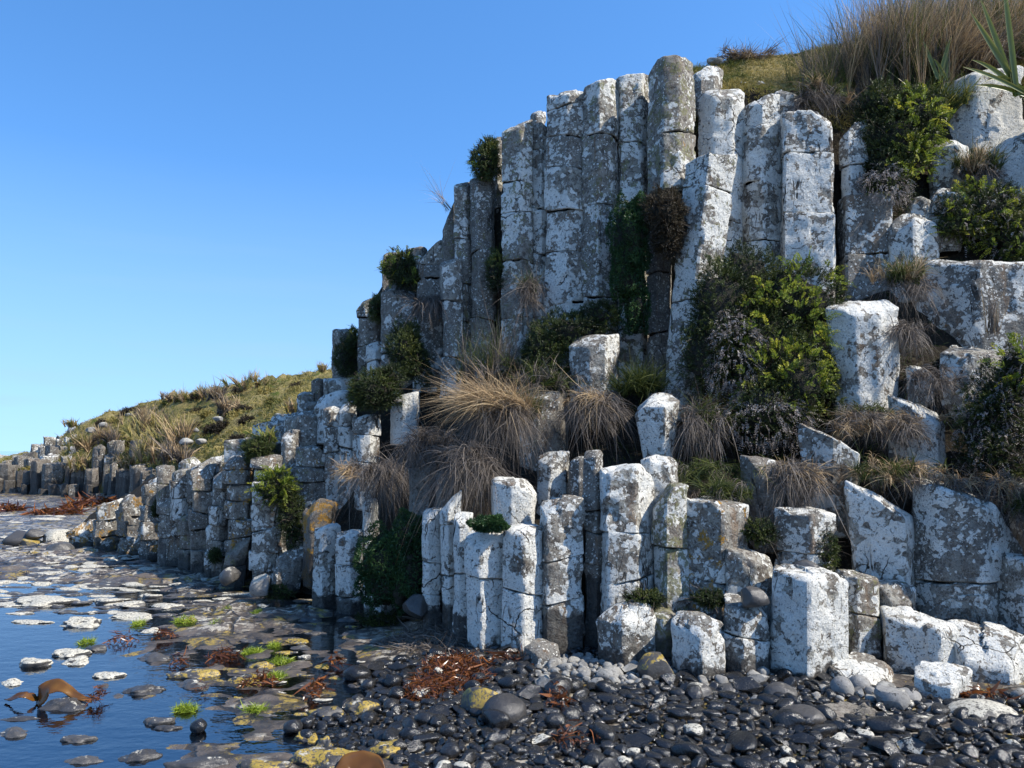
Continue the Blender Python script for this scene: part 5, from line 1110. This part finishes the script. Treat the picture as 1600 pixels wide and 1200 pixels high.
# ------------------------------------------------------------------ seaweed
def weed_pile(label, x, y, rx, ry, n, z=.03, L=.12, w=.012, mat='kelp', seed=1, name='seaweed_heap', cat='seaweed', group=None, zt=.1, up=.25):
    r = np.random.default_rng(seed); c = np.array(G(x, y, z)); a = np.array(G(x + rx, y, z)); b_ = np.array(G(x, y - ry, z)); c2 = np.array(G(x, y + ry, z)); sx = a[0] - c[0]; sy = (b_[1] - c2[1]) / 2
    rr = np.sqrt(r.random(n)); th = r.random(n) * 6.283; p = c + np.stack([np.cos(th) * rr * sx, np.sin(th) * rr * sy, (1 - rr ** 2) * zt * r.random(n)], 1)
    d = unit(r.normal(size=(n, 3)) * [1, 1, .5 if up > .5 else .22] + [0, 0, up if up > .5 else .06]); V = blades(p - c, d, L * r.uniform(.4, 1.3, n), w * r.uniform(.5, 1.5, n), .12 if up < .5 else .3, 6, r, curl=.8 if up < .5 else .35)
    o = link(name, mesh_np(name, V[0], V[1], M[mat], True, V[2]), None, c); return tag(o, label, cat, group)
weed_pile('orange brown heap of seaweed between the pebbles and the cliff shadow', 715, 1052, 60, 32, 3400, .045, .065, .009, seed=1, zt=.07)
weed_pile('dark stalky seaweed strewn along the foot of the bottom row', 690, 1003, 90, 18, 1600, .03, .12, .006, seed=2, mat='grey_grass')
weed_pile('reddish seaweed trail below the orange heap', 665, 1085, 40, 12, 500, .04, .06, .009, seed=3)
weed_pile('orange red kelp scrap in the brown shallows', 492, 1080, 14, 12, 60, .01, .08, .014, seed=4)
weed_pile('small orange kelp scrap behind the red one in the shallows', 525, 1036, 12, 4, 30, .02, .08, .018, seed=5)
weed_pile('small orange scrap of weed among the black pebbles', 870, 1090, 16, 14, 90, .09, .06, .014, seed=6)
weed_pile('brown weed between the fallen block and the right edge', 1540, 1100, 60, 8, 300, .05, .08, .016, seed=7)
weed_pile('dark brown weed under the beige angular boulder', 800, 1040, 40, 8, 240, .04, .09, .012, seed=8)
weed_pile('rusty weed scraps low among the black pebbles', 900, 1155, 36, 10, 60, .1, .05, .010, seed=9)
weed_pile('dark red weed sprig standing in the blue pool', 190, 1002, 24, 4, 80, .01, .07, .008, seed=10)
weed_pile('reddish weed clump at the upper pool edge', 254, 996, 18, 4, 70, .01, .06, .010, seed=11)
weed_pile('small brown weed sprig right of the dark pool stone', 282, 1036, 12, 5, 40, .01, .06, .008, seed=12)
weed_pile('dark red weed under the green algae tufts', 405, 1068, 26, 4, 120, .01, .06, .010, seed=13)
weed_pile('brown weed patch left of the green algae tufts', 350, 1028, 24, 5, 120, .01, .07, .009, seed=14)
weed_pile('tiny dark sprig of weed in the middle of the pool', 313, 1080, 6, 4, 20, .01, .05, .006, seed=15)
weed_pile('orange band of kelp across the far shallows', 88, 801, 40, 3.0, 260, .03, .25, .05, seed=16, zt=.12)
weed_pile('short orange band of kelp at the far left edge', 14, 799, 20, 2.5, 130, .03, .25, .05, seed=17, zt=.25)
weed_pile('brown kelp at the foot of the far cracked columns', 145, 788, 20, 5, 260, .06, .30, .06, seed=18, zt=.2)
for i, (x, y, rx, lab) in enumerate([(290, 1110, 17, 'lone bright green algae tuft in the blue pool'), (395, 1020, 14, 'upper left green algae tuft in the brown shallows'), (428, 1010, 9, 'small green algae tuft furthest right in the shallows'), (440, 1036, 16, 'right hand bright green algae tuft'),
        (430, 1058, 16, 'lowest bright green algae tuft of the group'), (398, 1112, 16, 'dull green algae patch under water'), (216, 975, 9, 'yellow green algae on the upper pool stone'), (290, 970, 16, 'yellow algae fringe on the small weeded stone'), (352, 955, 9, 'small yellow algae tuft in the upper shallows'),
        (403, 958, 9, 'yellow green algae spot near the cliff shadow'), (135, 1004, 10, 'green algae fringe behind the long white stone'), (338, 975, 9, 'olive algae tuft beside the small pale stone')]):
    weed_pile(lab, x, y, rx, 3.5, 420 if rx > 12 else 200, .0, .055, .0045, 'algae', 30 + i, 'algae_tuft', 'algae', 'green algae tufts', .02, .9)

def ribbon(name, pts, wd, mat, parent=None, org=(0, 0, 0), seed=0, thick=.004, nrm=(0, 0, 1)):
    r = np.random.default_rng(seed); pts = np.array(pts, float); t = np.linspace(0, len(pts) - 1, 40); p = np.stack([np.interp(t, np.arange(len(pts)), pts[:, k]) for k in range(3)], 1)
    for _ in range(3): p[1:-1] = (p[:-2] + 2 * p[1:-1] + p[2:]) / 4
    tg = unit(np.gradient(p, axis=0)); s = unit(np.cross(tg, np.tile(nrm, (40, 1)))); ww = np.interp(t, np.linspace(0, len(pts) - 1, len(wd)), wd) * .5
    A = []
    for k in np.linspace(-1, 1, 7): A.append(p + s * (ww * k)[:, None] + np.array(nrm) * (.12 * ww * k * k + .008 * np.sin(t * 3.1 + k * 2) * abs(k))[:, None])
    V = np.stack(A, 1).reshape(-1, 3); f = grid_faces(40, 7); o = link(name, mesh_np(name, V - np.array(org), f, M[mat], True, np.clip(.45 + .35 * fbm(V, 12, 2, seed), 0, 1)), parent, None if parent is not None else org)
    md = o.modifiers.new('Solidify', 'SOLIDIFY'); md.thickness = thick; return o
k0 = G(100, 1100)
kr = bpy.data.objects.new('kelp', None); COL.objects.link(kr); kr.location = k0
s_ = k0.y / F
def K(x, y, dy=0): q = P(x, y, k0.y + dy); return (q.x - k0.x, q.y - k0.y, q.z - k0.z)
ribbon('blade', [K(57, 1101, .05), K(64, 1088), K(76, 1074), K(90, 1071), K(104, 1076), K(118, 1087), K(134, 1093), K(145, 1094)], [.10, .12, .10, .07, .05, .035, .03], 'kelp_leaf', kr, (0, 0, 0), 1, nrm=(.1, -.75, .65))
ribbon('blade', [K(8, 1094, .05), K(22, 1090, .02), K(38, 1086), K(52, 1090, .03), K(60, 1096, .05)], [.01, .05, .07, .06, .02], 'kelp_leaf', kr, (0, 0, 0), 2, nrm=(0, -.4, .9))
rt = weed_pile('x', 153, 1090, 7, 6, 120, .03, .04, .007, 'kelp', 55, 'holdfast'); del rt['label'], rt['category']; rt.parent = kr; rt.location = Vector(rt.location) - k0
tag(kr, 'arching brown kelp lying over a dark rock in the blue pool', 'kelp', 'kelp')
g = G(560, 1200); kb = bpy.data.objects.new('kelp', None); COL.objects.link(kb); kb.location = g
ribbon('blade', [(-.10, -.06, .0), (-.05, -.02, .03), (.02, -.01, .04), (.09, -.02, .03), (.14, -.06, .0)], [.04, .09, .10, .08, .03], 'kelp_leaf', kb, (0, 0, 0), 5, nrm=(0, -.8, .6))
tag(kb, 'brown kelp leaf poking up at the bottom edge by the yellow crusted rocks', 'kelp', 'kelp')
